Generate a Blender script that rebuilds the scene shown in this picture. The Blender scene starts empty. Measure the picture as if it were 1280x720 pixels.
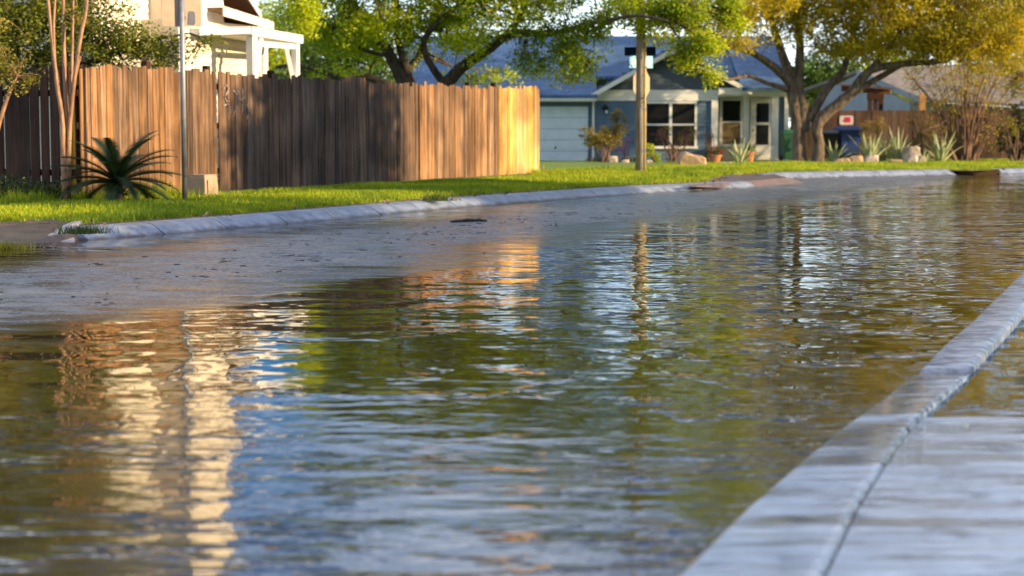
import bpy, math, random
import numpy as np
from mathutils import Vector
random.seed(7); rng = np.random.default_rng(7)
S = bpy.context.scene
COL = S.collection
H = 1.2; F = 2311.0; TH = math.atan((360-157)/F)
ct, st = math.cos(TH), math.sin(TH)

def ray(px, py):
    dx = (px-640)/F; dy = (360-py)/F
    return Vector((dx, ct+dy*st, -st+dy*ct))
def P(px, py, Y):                       # point of a sight line at distance Y
    d = ray(px, py); t = Y/d.y
    return Vector((d.x*t, Y, H+d.z*t))
def G(px, py, z=0.0):                   # point of a sight line at height z
    d = ray(px, py); t = (z-H)/d.z
    return Vector((d.x*t, d.y*t, z))
def V(*a): return Vector(a)

# ------------------------------------------------------------------ materials
def nodes(m):
    m.use_nodes = True
    nt = m.node_tree; nt.nodes.clear()
    return nt, nt.nodes, nt.links
def N(nt, t, **k):
    n = nt.nodes.new(t)
    for a, b in k.items():
        if a.startswith('i_'): n.inputs[a[2:].replace('_', ' ')].default_value = b
        else: setattr(n, a, b)
    return n
def ramp(nt, src, stops):
    r = nt.nodes.new('ShaderNodeValToRGB')
    e = r.color_ramp.elements
    while len(e) < len(stops): e.new(0.5)
    for i, (p, c) in enumerate(stops):
        e[i].position = p; e[i].color = (c[0], c[1], c[2], 1) if not isinstance(c, (int, float)) else (c, c, c, 1)
    nt.links.new(src, r.inputs[0]); return r
def pos_map(nt, sc=(1, 1, 1), world=True, rz=0.0):
    g = nt.nodes.new('ShaderNodeNewGeometry')
    mp = nt.nodes.new('ShaderNodeMapping'); mp.inputs['Scale'].default_value = sc
    mp.inputs['Rotation'].default_value = (0, 0, rz)
    nt.links.new(g.outputs['Position'], mp.inputs[0]); return mp.outputs[0], g
def basic(name, c1, c2=None, scale=3.0, rough=0.8, stretch=(1, 1, 1), bump=0.0, bscale=40.0, island=0.0, metal=0.0, detail=5, lo=.35, hi=.65, spec=0.5):
    m = bpy.data.materials.new(name); nt, nn, L = nodes(m)
    c2 = c2 or tuple(x*0.75 for x in c1)
    v, g = pos_map(nt, stretch)
    no = N(nt, 'ShaderNodeTexNoise', i_Scale=scale, i_Detail=detail, i_Roughness=.6); L.new(v, no.inputs['Vector'])
    r = ramp(nt, no.outputs['Fac'], [(lo, c2), (hi, c1)])
    col = r.outputs[0]
    if island:
        h = N(nt, 'ShaderNodeHueSaturation'); mr = N(nt, 'ShaderNodeMapRange')
        mr.inputs['To Min'].default_value = 1-island; mr.inputs['To Max'].default_value = 1+island
        L.new(g.outputs['Random Per Island'], mr.inputs[0]); L.new(mr.outputs[0], h.inputs['Value']); L.new(col, h.inputs['Color']); col = h.outputs[0]
    b = N(nt, 'ShaderNodeBsdfPrincipled', i_Roughness=rough, i_Metallic=metal)
    b.inputs['Specular IOR Level'].default_value = spec
    L.new(col, b.inputs['Base Color'])
    if bump:
        n2 = N(nt, 'ShaderNodeTexNoise', i_Scale=bscale, i_Detail=6); L.new(v, n2.inputs['Vector'])
        bp = N(nt, 'ShaderNodeBump', i_Distance=bump, i_Strength=1.0); L.new(n2.outputs['Fac'], bp.inputs['Height']); L.new(bp.outputs[0], b.inputs['Normal'])
    o = N(nt, 'ShaderNodeOutputMaterial'); L.new(b.outputs[0], o.inputs[0])
    return m
def leafmat(name, c1, c2, trans=.45, scale=.9, isl=.35, hue=0.02):
    m = bpy.data.materials.new(name); nt, nn, L = nodes(m)
    v, g = pos_map(nt)
    no = N(nt, 'ShaderNodeTexNoise', i_Scale=scale, i_Detail=3); L.new(v, no.inputs['Vector'])
    r = ramp(nt, no.outputs['Fac'], [(.38, c2), (.62, c1)])
    h = N(nt, 'ShaderNodeHueSaturation'); mr = N(nt, 'ShaderNodeMapRange')
    mr.inputs['To Min'].default_value = 1-isl; mr.inputs['To Max'].default_value = 1+isl
    L.new(g.outputs['Random Per Island'], mr.inputs[0]); L.new(mr.outputs[0], h.inputs['Value']); L.new(r.outputs[0], h.inputs['Color'])
    mh = N(nt, 'ShaderNodeMapRange'); mh.inputs['To Min'].default_value = .5-hue; mh.inputs['To Max'].default_value = .5+hue
    ml = N(nt, 'ShaderNodeMath', operation='FRACT'); mm = N(nt, 'ShaderNodeMath', operation='MULTIPLY'); mm.inputs[1].default_value = 17.3
    L.new(g.outputs['Random Per Island'], mm.inputs[0]); L.new(mm.outputs[0], ml.inputs[0]); L.new(ml.outputs[0], mh.inputs[0]); L.new(mh.outputs[0], h.inputs['Hue'])
    b = N(nt, 'ShaderNodeBsdfPrincipled', i_Roughness=.5); b.inputs['Specular IOR Level'].default_value = .35
    t = N(nt, 'ShaderNodeBsdfTranslucent'); mx = N(nt, 'ShaderNodeMixShader'); mx.inputs[0].default_value = trans
    L.new(h.outputs[0], b.inputs['Base Color']); L.new(h.outputs[0], t.inputs[0])
    L.new(b.outputs[0], mx.inputs[1]); L.new(t.outputs[0], mx.inputs[2])
    o = N(nt, 'ShaderNodeOutputMaterial'); L.new(mx.outputs[0], o.inputs[0])
    return m

def woodmat(name, base, dark, island=.3, s=1.0):
    m = bpy.data.materials.new(name); nt, nn, L = nodes(m)
    v, g = pos_map(nt, (22*s, 22*s, 1.1*s))
    no = N(nt, 'ShaderNodeTexNoise', i_Scale=1.0, i_Detail=7, i_Roughness=.65); L.new(v, no.inputs['Vector'])
    r = ramp(nt, no.outputs['Fac'], [(.32, dark), (.5, tuple((a+b)/2 for a, b in zip(base, dark))), (.66, base)])
    # broad weather stains
    v2, _ = pos_map(nt, (.8, .8, .7))
    n2 = N(nt, 'ShaderNodeTexNoise', i_Scale=1.4, i_Detail=5); L.new(v2, n2.inputs['Vector'])
    r2 = ramp(nt, n2.outputs['Fac'], [(.38, (.45, .42, .42)), (.6, (1.1, 1.05, 1.0))])
    mx = N(nt, 'ShaderNodeMix', data_type='RGBA', blend_type='MULTIPLY'); mx.inputs[0].default_value = .85
    L.new(r.outputs[0], mx.inputs[6]); L.new(r2.outputs[0], mx.inputs[7])
    h = N(nt, 'ShaderNodeHueSaturation'); mr = N(nt, 'ShaderNodeMapRange')
    mr.inputs['To Min'].default_value = 1-island; mr.inputs['To Max'].default_value = 1+island
    L.new(g.outputs['Random Per Island'], mr.inputs[0]); L.new(mr.outputs[0], h.inputs['Value'])
    fr = N(nt, 'ShaderNodeMath', operation='MULTIPLY'); fr.inputs[1].default_value = 13.7
    f2 = N(nt, 'ShaderNodeMath', operation='FRACT'); L.new(g.outputs['Random Per Island'], fr.inputs[0]); L.new(fr.outputs[0], f2.inputs[0])
    ms = N(nt, 'ShaderNodeMapRange'); ms.inputs['To Min'].default_value = .8; ms.inputs['To Max'].default_value = 1.15
    L.new(f2.outputs[0], ms.inputs[0]); L.new(ms.outputs[0], h.inputs['Saturation'])
    L.new(mx.outputs[2], h.inputs['Color'])
    b = N(nt, 'ShaderNodeBsdfPrincipled', i_Roughness=.85); b.inputs['Specular IOR Level'].default_value = .25
    L.new(h.outputs[0], b.inputs['Base Color'])
    bp = N(nt, 'ShaderNodeBump', i_Distance=.006); L.new(no.outputs['Fac'], bp.inputs['Height']); L.new(bp.outputs[0], b.inputs['Normal'])
    o = N(nt, 'ShaderNodeOutputMaterial'); L.new(b.outputs[0], o.inputs[0])
    return m

def roofmat(name, c1, c2, course=7.0):
    m = bpy.data.materials.new(name); nt, nn, L = nodes(m)
    v, g = pos_map(nt, (1, 1, 2.6))
    sp = N(nt, 'ShaderNodeSeparateXYZ'); L.new(v, sp.inputs[0])
    cb = N(nt, 'ShaderNodeCombineXYZ'); L.new(sp.outputs[0], cb.inputs[0]); L.new(sp.outputs[2], cb.inputs[1])
    br = N(nt, 'ShaderNodeTexBrick'); br.inputs['Scale'].default_value = 1.6
    br.inputs['Color1'].default_value = (*c1, 1); br.inputs['Color2'].default_value = (*c2, 1); br.inputs['Mortar'].default_value = (*[x*.45 for x in c2], 1)
    br.inputs['Mortar Size'].default_value = .012; br.inputs['Brick Width'].default_value = .5; br.inputs['Row Height'].default_value = .3
    L.new(cb.outputs[0], br.inputs['Vector'])
    no = N(nt, 'ShaderNodeTexNoise', i_Scale=1.3, i_Detail=6); L.new(v, no.inputs['Vector'])
    r = ramp(nt, no.outputs['Fac'], [(.3, .72), (.7, 1.15)])
    mx = N(nt, 'ShaderNodeMix', data_type='RGBA', blend_type='MULTIPLY'); mx.inputs[0].default_value = 1
    L.new(br.outputs[0], mx.inputs[6]); L.new(r.outputs[0], mx.inputs[7])
    b = N(nt, 'ShaderNodeBsdfPrincipled', i_Roughness=.75); L.new(mx.outputs[2], b.inputs['Base Color'])
    o = N(nt, 'ShaderNodeOutputMaterial'); L.new(b.outputs[0], o.inputs[0])
    return m

M = {}
M['wood'] = woodmat('weathered_pickets', (.33, .19, .10), (.06, .033, .02), .4)
M['wood_grey'] = woodmat('greyed_pickets', (.20, .125, .082), (.04, .025, .019), .45)  # darker grey-brown copy; shade on the middle panels is put into its colour
M['wood_new'] = woodmat('honey_pickets', (.68, .42, .15), (.36, .20, .065), .2)
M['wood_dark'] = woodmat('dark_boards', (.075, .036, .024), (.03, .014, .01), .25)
M['wood_back'] = woodmat('brown_boards', (.13, .078, .06), (.06, .034, .028), .2)
M['pole_wood'] = woodmat('pole_wood', (.42, .40, .38), (.15, .14, .13), .05)
M['bark'] = basic('bark', (.20, .145, .10), (.055, .038, .027), 4, .95, (3, 3, .8), .03, 9)
M['bark_dark'] = basic('bark_dark', (.10, .075, .055), (.03, .022, .016), 4, .95, (3, 3, .8), .03, 9)
M['bark_smooth'] = basic('bark_smooth', (.42, .23, .12), (.20, .10, .055), 5, .6, (2, 2, 1), .006, 12)
M['twig'] = basic('twig', (.26, .15, .10), (.12, .07, .05), 3, .9)
M['lf_privet'] = leafmat('privet_leaves', (.22, .24, .02), (.055, .085, .012), .4, .8)
M['lf_elm'] = leafmat('elm_leaves', (.54, .60, .018), (.18, .27, .012), .6, .7)
M['lf_oak'] = leafmat('oak_leaves', (.64, .51, .028), (.27, .24, .015), .55, .5, .3, .012)
M['lf_gold'] = leafmat('shrub_leaves', (.36, .27, .04), (.15, .13, .025), .4, 1.5)
M['lf_green'] = leafmat('green_leaves', (.10, .18, .02), (.04, .08, .012), .4, 1.0)
M['lf_dark'] = leafmat('dark_leaves', (.05, .075, .015), (.02, .035, .01), .3, 1.0)
M['lf_myrtle'] = leafmat('myrtle_leaves', (.36, .30, .03), (.16, .16, .02), .45, 1.4)
M['lf_red'] = leafmat('red_leaves', (.30, .10, .05), (.14, .06, .03), .35, 1.4)
M['petal'] = leafmat('petals', (.55, .08, .35), (.35, .05, .25), .4, 3)
M['petal_red'] = leafmat('red_petals', (.45, .02, .03), (.25, .01, .02), .4, 3)
M['sago'] = leafmat('sago_leaflets', (.03, .06, .018), (.012, .028, .009), .15, 2, .3)
M['agave'] = leafmat('agave_blades', (.60, .62, .34), (.28, .34, .18), .2, 3, .2)
M['grass'] = leafmat('grass_blades', (.38, .44, .012), (.19, .28, .012), .45, .6, .3, .02)
M['tuft'] = leafmat('weed_blades', (.16, .22, .03), (.08, .12, .02), .4, 2, .3)
M['white'] = basic('white_paint', (.78, .77, .74), (.66, .65, .62), 2, .55)
M['white_siding'] = basic('white_siding', (.80, .74, .62), (.66, .58, .45), 2.2, .6)
M['blue_siding'] = basic('slate_blue_siding', (.085, .15, .23), (.065, .115, .185), 2, .6)
M['gable_siding'] = basic('gable_siding', (.085, .11, .145), (.06, .08, .11), 2, .65)
M['porch_wall'] = basic('porch_wall', (.60, .52, .42), (.48, .40, .32), 2, .7)
M['grey_siding'] = basic('pale_grey_siding', (.26, .29, .33), (.20, .225, .26), 1.5, .7)
M['garage'] = basic('garage_door_paint', (.62, .69, .76), (.54, .61, .68), 3, .5)
M['roof_blue'] = roofmat('blue_shingle', (.06, .135, .26), (.04, .095, .20))
M['roof_grey'] = roofmat('grey_shingle', (.24, .20, .17), (.17, .14, .12))
M['roof_brown'] = basic('brown_soffit', (.22, .12, .06), (.14, .08, .04), 3, .8)
M['glass'] = basic('window_glass', (.012, .014, .016), (.02, .02, .022), 2, .06)
M['glass_curtain'] = basic('curtained_glass', (.30, .22, .11), (.12, .09, .06), 3, .15)
M['steel'] = basic('galvanised_steel', (.30, .31, .34), (.22, .23, .26), 8, .5, metal=.5)
M['steel_yellow'] = basic('yellowed_steel', (.55, .38, .10), (.42, .28, .08), 8, .6)
M['sign_back'] = basic('bare_sign_back', (.42, .33, .24), (.34, .26, .19), 6, .8)
M['navy'] = basic('navy_sheet', (.008, .02, .06), (.006, .015, .05), 5, .9, spec=.1)
M['sky_blue'] = basic('light_blue_sheet', (.30, .68, .92), (.24, .60, .86), 5, .7)
M['pale_mark'] = basic('pale_lettering', (.70, .80, .82), (.55, .68, .72), 5, .5)
M['sticker'] = basic('dark_sticker', (.10, .11, .15), (.08, .085, .12), 9, .6)
M['box_tan'] = basic('tan_cabinet', (.40, .30, .20), (.32, .23, .15), 5, .55)
M['concrete'] = basic('kerb_concrete', (.27, .29, .35), (.15, .155, .185), 5, .42, (1, 1, 1), .006, 30, spec=.6)
M['black_metal'] = basic('black_metal', (.012, .012, .013), None, 5, .4)
M['bin_green'] = basic('green_bin', (.01, .085, .04), None, 5, .45)
M['bin_blue'] = basic('blue_bin', (.008, .03, .16), None, 5, .4)
M['bin_black'] = basic('black_bin', (.012, .013, .016), None, 5, .45)
M['redbrown'] = basic('red_brown_timber', (.22, .075, .035), (.14, .045, .025), 5, .7)
M['post_orange'] = basic('orange_timber', (.48, .25, .08), (.32, .16, .05), 5, .7)
M['rock_tan'] = basic('tan_rock', (.42, .29, .17), (.20, .135, .09), 3, .9, bump=.03, bscale=7)
M['rock_pale'] = basic('pale_rock', (.55, .46, .38), (.24, .19, .16), 6, .9, bump=.03, bscale=9)
M['terracotta'] = basic('terracotta', (.42, .18, .07), (.30, .12, .05), 6, .8)
M['sign_red'] = basic('red_ink', (.50, .015, .07), (.38, .01, .06), 6, .5)
M['sign_white'] = basic('sign_white', (.62, .55, .58), (.5, .45, .48), 6, .5)
M['debris'] = basic('wet_debris', (.03, .024, .018), (.012, .01, .01), 12, .5, island=.5)
M['litter'] = basic('dry_leaf_litter', (.34, .22, .13), (.12, .07, .04), 12, .8, island=.6)
M['stick'] = basic('wet_bark', (.05, .03, .02), (.02, .012, .01), 12, .5, bump=.01)
M['chalk'] = basic('faded_white_paint', (.36, .31, .28), (.12, .08, .06), 22, .8, lo=.44, hi=.62)

# ------------------------------------------------------------------ mesh helpers
km = bpy.data.materials.new('kerb_concrete_dirty'); nt, nn, L = nodes(km)
v, g = pos_map(nt); sp = N(nt, 'ShaderNodeSeparateXYZ'); L.new(v, sp.inputs[0])
n1 = N(nt, 'ShaderNodeTexNoise', i_Scale=5, i_Detail=7, i_Roughness=.7); L.new(v, n1.inputs['Vector'])
n2 = N(nt, 'ShaderNodeTexNoise', i_Scale=70, i_Detail=3); L.new(v, n2.inputs['Vector'])
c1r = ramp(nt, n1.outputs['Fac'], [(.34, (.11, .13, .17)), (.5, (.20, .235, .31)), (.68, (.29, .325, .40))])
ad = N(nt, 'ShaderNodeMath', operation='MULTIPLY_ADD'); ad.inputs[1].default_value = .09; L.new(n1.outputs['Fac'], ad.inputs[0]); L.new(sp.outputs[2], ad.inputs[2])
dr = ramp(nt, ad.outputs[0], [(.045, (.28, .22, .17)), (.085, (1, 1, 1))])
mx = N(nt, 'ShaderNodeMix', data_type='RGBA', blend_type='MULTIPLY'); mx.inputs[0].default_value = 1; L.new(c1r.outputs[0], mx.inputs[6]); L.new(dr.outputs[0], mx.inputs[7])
b = N(nt, 'ShaderNodeBsdfPrincipled', i_Roughness=.38); b.inputs['Specular IOR Level'].default_value = .7; L.new(mx.outputs[2], b.inputs['Base Color'])
bp = N(nt, 'ShaderNodeBump', i_Distance=.003); L.new(n2.outputs['Fac'], bp.inputs['Height']); L.new(bp.outputs[0], b.inputs['Normal'])
o_ = N(nt, 'ShaderNodeOutputMaterial'); L.new(b.outputs[0], o_.inputs[0]); M['kerb'] = km
class MB:
    def __init__(s): s.v = []; s.f = []
    def add(s, vs, fs):
        o = len(s.v); s.v += [tuple(v) for v in vs]; s.f += [tuple(i+o for i in f) for f in fs]; return s
    def box(s, c, d, ux=V(1, 0, 0), uy=V(0, 1, 0), uz=V(0, 0, 1)):
        c = V(*c); vs = []
        for z in (-.5, .5):
            for y in (-.5, .5):
                for x in (-.5, .5): vs.append(c+ux*(x*d[0])+uy*(y*d[1])+uz*(z*d[2]))
        return s.add(vs, [(0, 2, 3, 1), (4, 5, 7, 6), (0, 1, 5, 4), (2, 6, 7, 3), (0, 4, 6, 2), (1, 3, 7, 5)])
    def bb(s, x0, x1, y0, y1, z0, z1): return s.box(((x0+x1)/2, (y0+y1)/2, (z0+z1)/2), (abs(x1-x0), abs(y1-y0), abs(z1-z0)))
    def slab(s, pts, off):       # polygon extruded by vector off
        n = len(pts); a = [V(*p) for p in pts]; b = [p+V(*off) for p in a]
        fs = [tuple(range(n-1, -1, -1)), tuple(range(n, 2*n))]+[(i, (i+1) % n, n+(i+1) % n, n+i) for i in range(n)]
        return s.add(a+b, fs)
    def tube(s, pts, rs, n=8, caps=True):
        pts = [V(*p) for p in pts]; vs = []; fs = []
        up = V(.13, .31, .94)
        for i, p in enumerate(pts):
            t = (pts[min(i+1, len(pts)-1)]-pts[max(i-1, 0)]).normalized()
            a = t.cross(up)
            if a.length < .05: a = t.cross(V(1, 0, 0))
            a.normalize(); b = t.cross(a).normalized()
            for k in range(n):
                an = 2*math.pi*k/n; vs.append(p+(a*math.cos(an)+b*math.sin(an))*rs[i])
        for i in range(len(pts)-1):
            for k in range(n): fs.append((i*n+k, i*n+(k+1) % n, (i+1)*n+(k+1) % n, (i+1)*n+k))
        if caps: fs += [tuple(range(n-1, -1, -1)), tuple((len(pts)-1)*n+k for k in range(n))]
        return s.add(vs, fs)
    def rock(s, c, r, seed=0, sub=2, cut=.0):
        import bmesh
        bm = bmesh.new(); bmesh.ops.create_icosphere(bm, subdivisions=sub, radius=1)
        rr = random.Random(seed); ph = [rr.uniform(0, 6) for _ in range(6)]
        vs = []
        for v in bm.verts:
            c0 = v.co; k = 1+.16*math.sin(2.3*c0.x+ph[0])*math.cos(2.9*c0.y+ph[1])+.13*math.sin(4.1*c0.z+ph[2]+2*c0.x)+.07*math.sin(7*c0.y+ph[3])
            q = V(max(-.82, min(.82, c0.x*k)), max(-.8, min(.8, c0.y*k)), max(-.5, min(.78, c0.z*k)))
            vs.append(V(*c)+V(q.x*r[0], q.y*r[1], q.z*r[2]))
        fs = [tuple(v.index for v in f.verts) for f in bm.faces]; bm.free()
        return s.add(vs, fs)
    def build(s, name, mat, parent=None, smooth=False, origin=None):
        return mk(name, np.array(s.v, dtype=np.float32), s.f, mat, parent, smooth, origin)
WORLD = {}
def mk(name, v, f, mat, parent=None, smooth=False, origin=None):
    me = bpy.data.meshes.new(name)
    if parent is not None: org = WORLD[parent.name]
    elif origin is not None: org = V(*origin)
    else: org = V((v[:, 0].min()+v[:, 0].max())/2, (v[:, 1].min()+v[:, 1].max())/2, v[:, 2].min())
    v = v-np.array(org, dtype=np.float32)
    if isinstance(f, np.ndarray):
        k = f.shape[1]; me.vertices.add(len(v)); me.vertices.foreach_set('co', v.ravel())
        me.loops.add(f.size); me.loops.foreach_set('vertex_index', f.ravel().astype(np.int32))
        me.polygons.add(len(f)); me.polygons.foreach_set('loop_start', np.arange(0, f.size, k, dtype=np.int32))
        me.polygons.foreach_set('loop_total', np.full(len(f), k, dtype=np.int32)); me.update(calc_edges=True)
    else: me.from_pydata([tuple(map(float, a)) for a in v], [], f); me.update()
    if smooth: me.polygons.foreach_set('use_smooth', [True]*len(me.polygons))
    me.materials.append(mat)
    o = bpy.data.objects.new(name, me); COL.objects.link(o)
    if parent is not None: o.parent = parent
    else: o.location = org
    WORLD[o.name] = org
    return o
def tag(o, label, cat, group=None, kind=None):
    o['label'] = label; o['category'] = cat
    if group: o['group'] = group
    if kind: o['kind'] = kind
    return o
def thing(name, loc, label, cat, group=None):
    o = bpy.data.objects.new(name, None); COL.objects.link(o); o.location = loc; o.empty_display_size = .2
    WORLD[o.name] = V(*loc); return tag(o, label, cat, group)
def struct(o, kind='structure'): o['kind'] = kind; return o
def smooth_path(pts, rs, k=4, jit=0.0):
    P_ = [V(*p) for p in pts]; out = []; ro = []
    for i in range(len(P_)-1):
        p0, p1, p2, p3 = P_[max(i-1, 0)], P_[i], P_[i+1], P_[min(i+2, len(P_)-1)]
        for j in range(k):
            t = j/k
            q = .5*((2*p1)+(p2-p0)*t+(2*p0-5*p1+4*p2-p3)*t*t+(3*p1-p0-3*p2+p3)*t**3)
            if i+j > 0 and jit: q = q+V(random.uniform(-jit, jit), random.uniform(-jit, jit), random.uniform(-jit, jit))
            out.append(q); ro.append(rs[i]*(1-t)+rs[i+1]*t)
    out.append(P_[-1]); ro.append(rs[-1]); return out, ro

def lumpy(p, s=1.0, ph=0.0):
    x, y, z = p[:, 0]*s, p[:, 1]*s, p[:, 2]*s
    return (np.sin(1.7*x+1.3*y+ph)+np.sin(2.3*z-1.1*x+2+ph)+np.sin(1.9*y+2.1*z+4)+.6*np.sin(4.3*x+3.1*z+1)+.6*np.sin(3.7*y-4.1*z+ph))/4.2
def leaf_cloud(centers, per, rad, size, droop=0.0, aspect=.5):
    n = len(centers)*per
    c = np.repeat(centers, per, axis=0)
    off = rng.normal(size=(n, 3)); off /= np.linalg.norm(off, axis=1)[:, None]
    off *= (rng.random(n)**.5*rad)[:, None]; off[:, 2] *= .7
    c = c+off; c[:, 2] -= droop*rng.random(n)*rad
    a = rng.normal(size=(n, 3)); a[:, 2] = a[:, 2]*.6-.25*droop*3; a /= np.linalg.norm(a, axis=1)[:, None]
    b = rng.normal(size=(n, 3)); b -= (b*a).sum(1)[:, None]*a; b /= np.linalg.norm(b, axis=1)[:, None]
    sz = size*(.6+.8*rng.random(n))[:, None]
    v = np.stack([c-a*sz*.5, c+b*sz*aspect*.5, c+a*sz*.5, c-b*sz*aspect*.5], 1).reshape(-1, 3)
    return v.astype(np.float32), np.arange(n*4, dtype=np.int32).reshape(-1, 4)
def sample_blob(b, n, shell=.45, thr=-.35, lump=.9):
    c = np.array(b[:3]); r = np.array(b[3:6]); out = []
    m = 0
    while m < n:
        d = rng.normal(size=(n*3, 3)); d /= np.linalg.norm(d, axis=1)[:, None]
        p = c+d*r*(rng.random(n*3)**shell)[:, None]
        k = lumpy(p, lump, c[0]) > thr
        p = p[k]; out.append(p); m += len(p)
    return np.concatenate(out)[:n]
def tree(name, label, base, limbs, blobs, lmat, bmat, size=.09, per=26, crad=.32, nsec=60, twigs=.35, droop=.3, group=None, cat='tree', thr=-.3, trunk_r=None, seg=9, lump=.9, secr=.045, aspect=.5, stemname='trunk', clip=None):
    root = thing(name, base, label, cat, group)
    mb = MB(); nodes_ = []
    for pts, rs in limbs:
        p, r = smooth_path(pts, rs, 5, .012*min(1, rs[0]*4)); mb.tube(p, r, seg)
        nodes_ += [(q, rr) for q, rr in zip(p, r)]
    cl = np.concatenate([sample_blob(b, int(b[6]), thr=thr, lump=lump) for b in blobs])
    if clip is not None: cl = cl[clip(cl)]
    if nsec:
        npz = np.array([list(q) for q, _ in nodes_]); nrr = np.array([r for _, r in nodes_])
        idx = rng.choice(len(cl), min(nsec, len(cl)), replace=False)
        for i in idx:
            t = cl[i]; d = np.linalg.norm(npz-t, axis=1)+np.where(npz[:, 2] < base[2]+.9, 3, 0); j = int(d.argmin())
            q = V(*npz[j]); tt = V(*t); L_ = (tt-q).length
            if L_ < .3 or L_ > 5: continue
            mid = q.lerp(tt, .5)+V(random.uniform(-.12, .12)*L_, random.uniform(-.12, .12)*L_, random.uniform(-.02, .2)*L_)
            r0 = min(nrr[j]*.75, secr)
            p, r = smooth_path([q, mid, tt], [r0, r0*.65, r0*.2], 4, .02); mb.tube(p, r, 5)
            nodes_ += [(a, b) for a, b in zip(p[2:], r[2:])]
    if twigs:
        npz = np.array([list(q) for q, _ in nodes_])
        for i in rng.choice(len(cl), int(len(cl)*twigs), replace=False):
            t = cl[i]; d = np.linalg.norm(npz-t, axis=1); j = int(d.argmin())
            if d[j] > 2.2: continue
            q = V(*npz[j]); tt = V(*t); mid = q.lerp(tt, .5)+V(0, 0, .1*d[j])
            mb.tube([q, mid, tt], [min(.014, secr*.6), min(.01, secr*.4), .004], 3, False)
    mb.build(stemname, bmat, root, True)
    v, f = leaf_cloud(cl, per, crad, size, droop, aspect)
    mk('crown', v, f, lmat, root)
    return root

# ------------------------------------------------------------------ ground
far_wl = [G(-260, 330), G(20, 309), G(107, 300), G(200, 293), G(320, 283), G(430, 273), G(545, 262), G(640, 254), G(760, 245), G(860, 239), G(945, 234.5)]
def along(pl, t):
    n = len(pl)-1; i = min(int(t*n), n-1); u = t*n-i; return pl[i].lerp(pl[i+1], u)
def resample(pl, step):
    out = [pl[0]]; acc = 0
    for a, b in zip(pl, pl[1:]):
        L_ = (b-a).length; n = max(1, int(L_/step)); out += [a.lerp(b, (k+1)/n) for k in range(n)]
    return out
def nrm2(a, b): d = (b-a); d.z = 0; d.normalize(); return V(-d.y, d.x, 0)      # left of travel = away from the street
def curb(pl, name, prof, seglen=1.25, gap=.022):
    mb = MB(); pts = resample(pl, .06); cum = [0]
    for a, b in zip(pts, pts[1:]): cum.append(cum[-1]+(b-a).length)
    tot = cum[-1]; s = 0
    def at(x):
        for i in range(len(cum)-1):
            if cum[i+1] >= x: return pts[i].lerp(pts[i+1], (x-cum[i])/max(1e-6, cum[i+1]-cum[i])), nrm2(pts[max(0, i-4)], pts[min(len(pts)-1, i+5)])
        return pts[-1], nrm2(pts[-6], pts[-1])
    while s < tot-.05:
        e = min(s+seglen*random.uniform(.92, 1.08), tot); k = 6
        rows = []
        for j in range(k+1):
            p, n = at(s+gap/2+(e-s-gap)*j/k)
            rows.append([p+n*d+V(0, 0, z) for d, z in prof])
        m = len(prof); vs = [q for r in rows for q in r]; fs = []
        for j in range(k):
            for i in range(m-1): fs.append((j*m+i, (j+1)*m+i, (j+1)*m+i+1, j*m+i+1))
        fs += [tuple(range(m)), tuple(k*m+i for i in range(m-1, -1, -1))]
        mb.add(vs, fs); s = e
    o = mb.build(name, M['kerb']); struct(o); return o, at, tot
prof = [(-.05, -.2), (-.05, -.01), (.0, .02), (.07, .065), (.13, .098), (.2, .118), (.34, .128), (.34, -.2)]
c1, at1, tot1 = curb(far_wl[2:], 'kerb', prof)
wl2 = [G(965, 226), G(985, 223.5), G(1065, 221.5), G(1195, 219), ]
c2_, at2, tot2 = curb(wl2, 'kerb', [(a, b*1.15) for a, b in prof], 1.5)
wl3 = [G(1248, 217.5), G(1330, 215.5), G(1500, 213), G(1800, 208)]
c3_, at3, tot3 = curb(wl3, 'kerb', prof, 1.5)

fence_A = G(98, 248, .2); fence_B = G(673, 215, .2)
fdir = (fence_B-fence_A).normalized(); flen = (fence_B-fence_A).length; fnor = V(fdir.y, -fdir.x, 0)
# front edge of the lawn
edge = [V(-60, 21, 0), V(-16, 17.5, 0), V(-9, 18.6, 0)]
for p in [(-150, 289, .12), (0, 280, .12), (60, 278, .12)]: edge.append(G(*p))
s = .25
while s < tot1-.9:
    p, n = at1(s); edge.append(p+n*.36); s += .7
edge += [G(893, 223, .13), G(910, 219.3, .13), G(962, 217, .13)]
s = .9
for s in np.arange(.8, tot2-.1, .6):
    p, n = at2(float(s)); edge.append(p+n*.36)
edge += [G(1215, 212.5, .13), G(1240, 212, .13)]
for s in np.arange(.3, tot3-.2, 1.5):
    p, n = at3(float(s)); edge.append(p+n*.36)
edge += [V(60, 75, 0), V(300, 200, 0)]
edge = [V(e.x, e.y, 0) for e in edge]
ed2 = [edge[0]]
for e in edge[1:]:
    if e.x > ed2[-1].x+.02: ed2.append(e)
edge = resample(ed2, .5)
ex = np.array([e.x for e in edge]); ey = np.array([e.y for e in edge])
def lawn_z(x, y):
    d = max(0.0, y-float(np.interp(x, ex, ey)))
    return .13+.055*min(1, d/2.5)-.12*min(1, max(0, (y-43)/14))+.012*math.sin(x*1.7)*math.sin(y*1.3)*min(1, d)
ts = [0, .12, .3, .55, .9, 1.4, 2, 3, 4.2, 6, 8, 11, 15, 20, 28, 40, 80, 300, 1500]
vs = []; fs = []
for i, e in enumerate(edge):
    for t in ts: vs.append((e.x, e.y+t, lawn_z(e.x, e.y+t) if t > 0 else .11))
n = len(ts)
for i in range(len(edge)-1):
    for j in range(n-1): fs.append((i*n+j, (i+1)*n+j, (i+1)*n+j+1, i*n+j+1))
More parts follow.
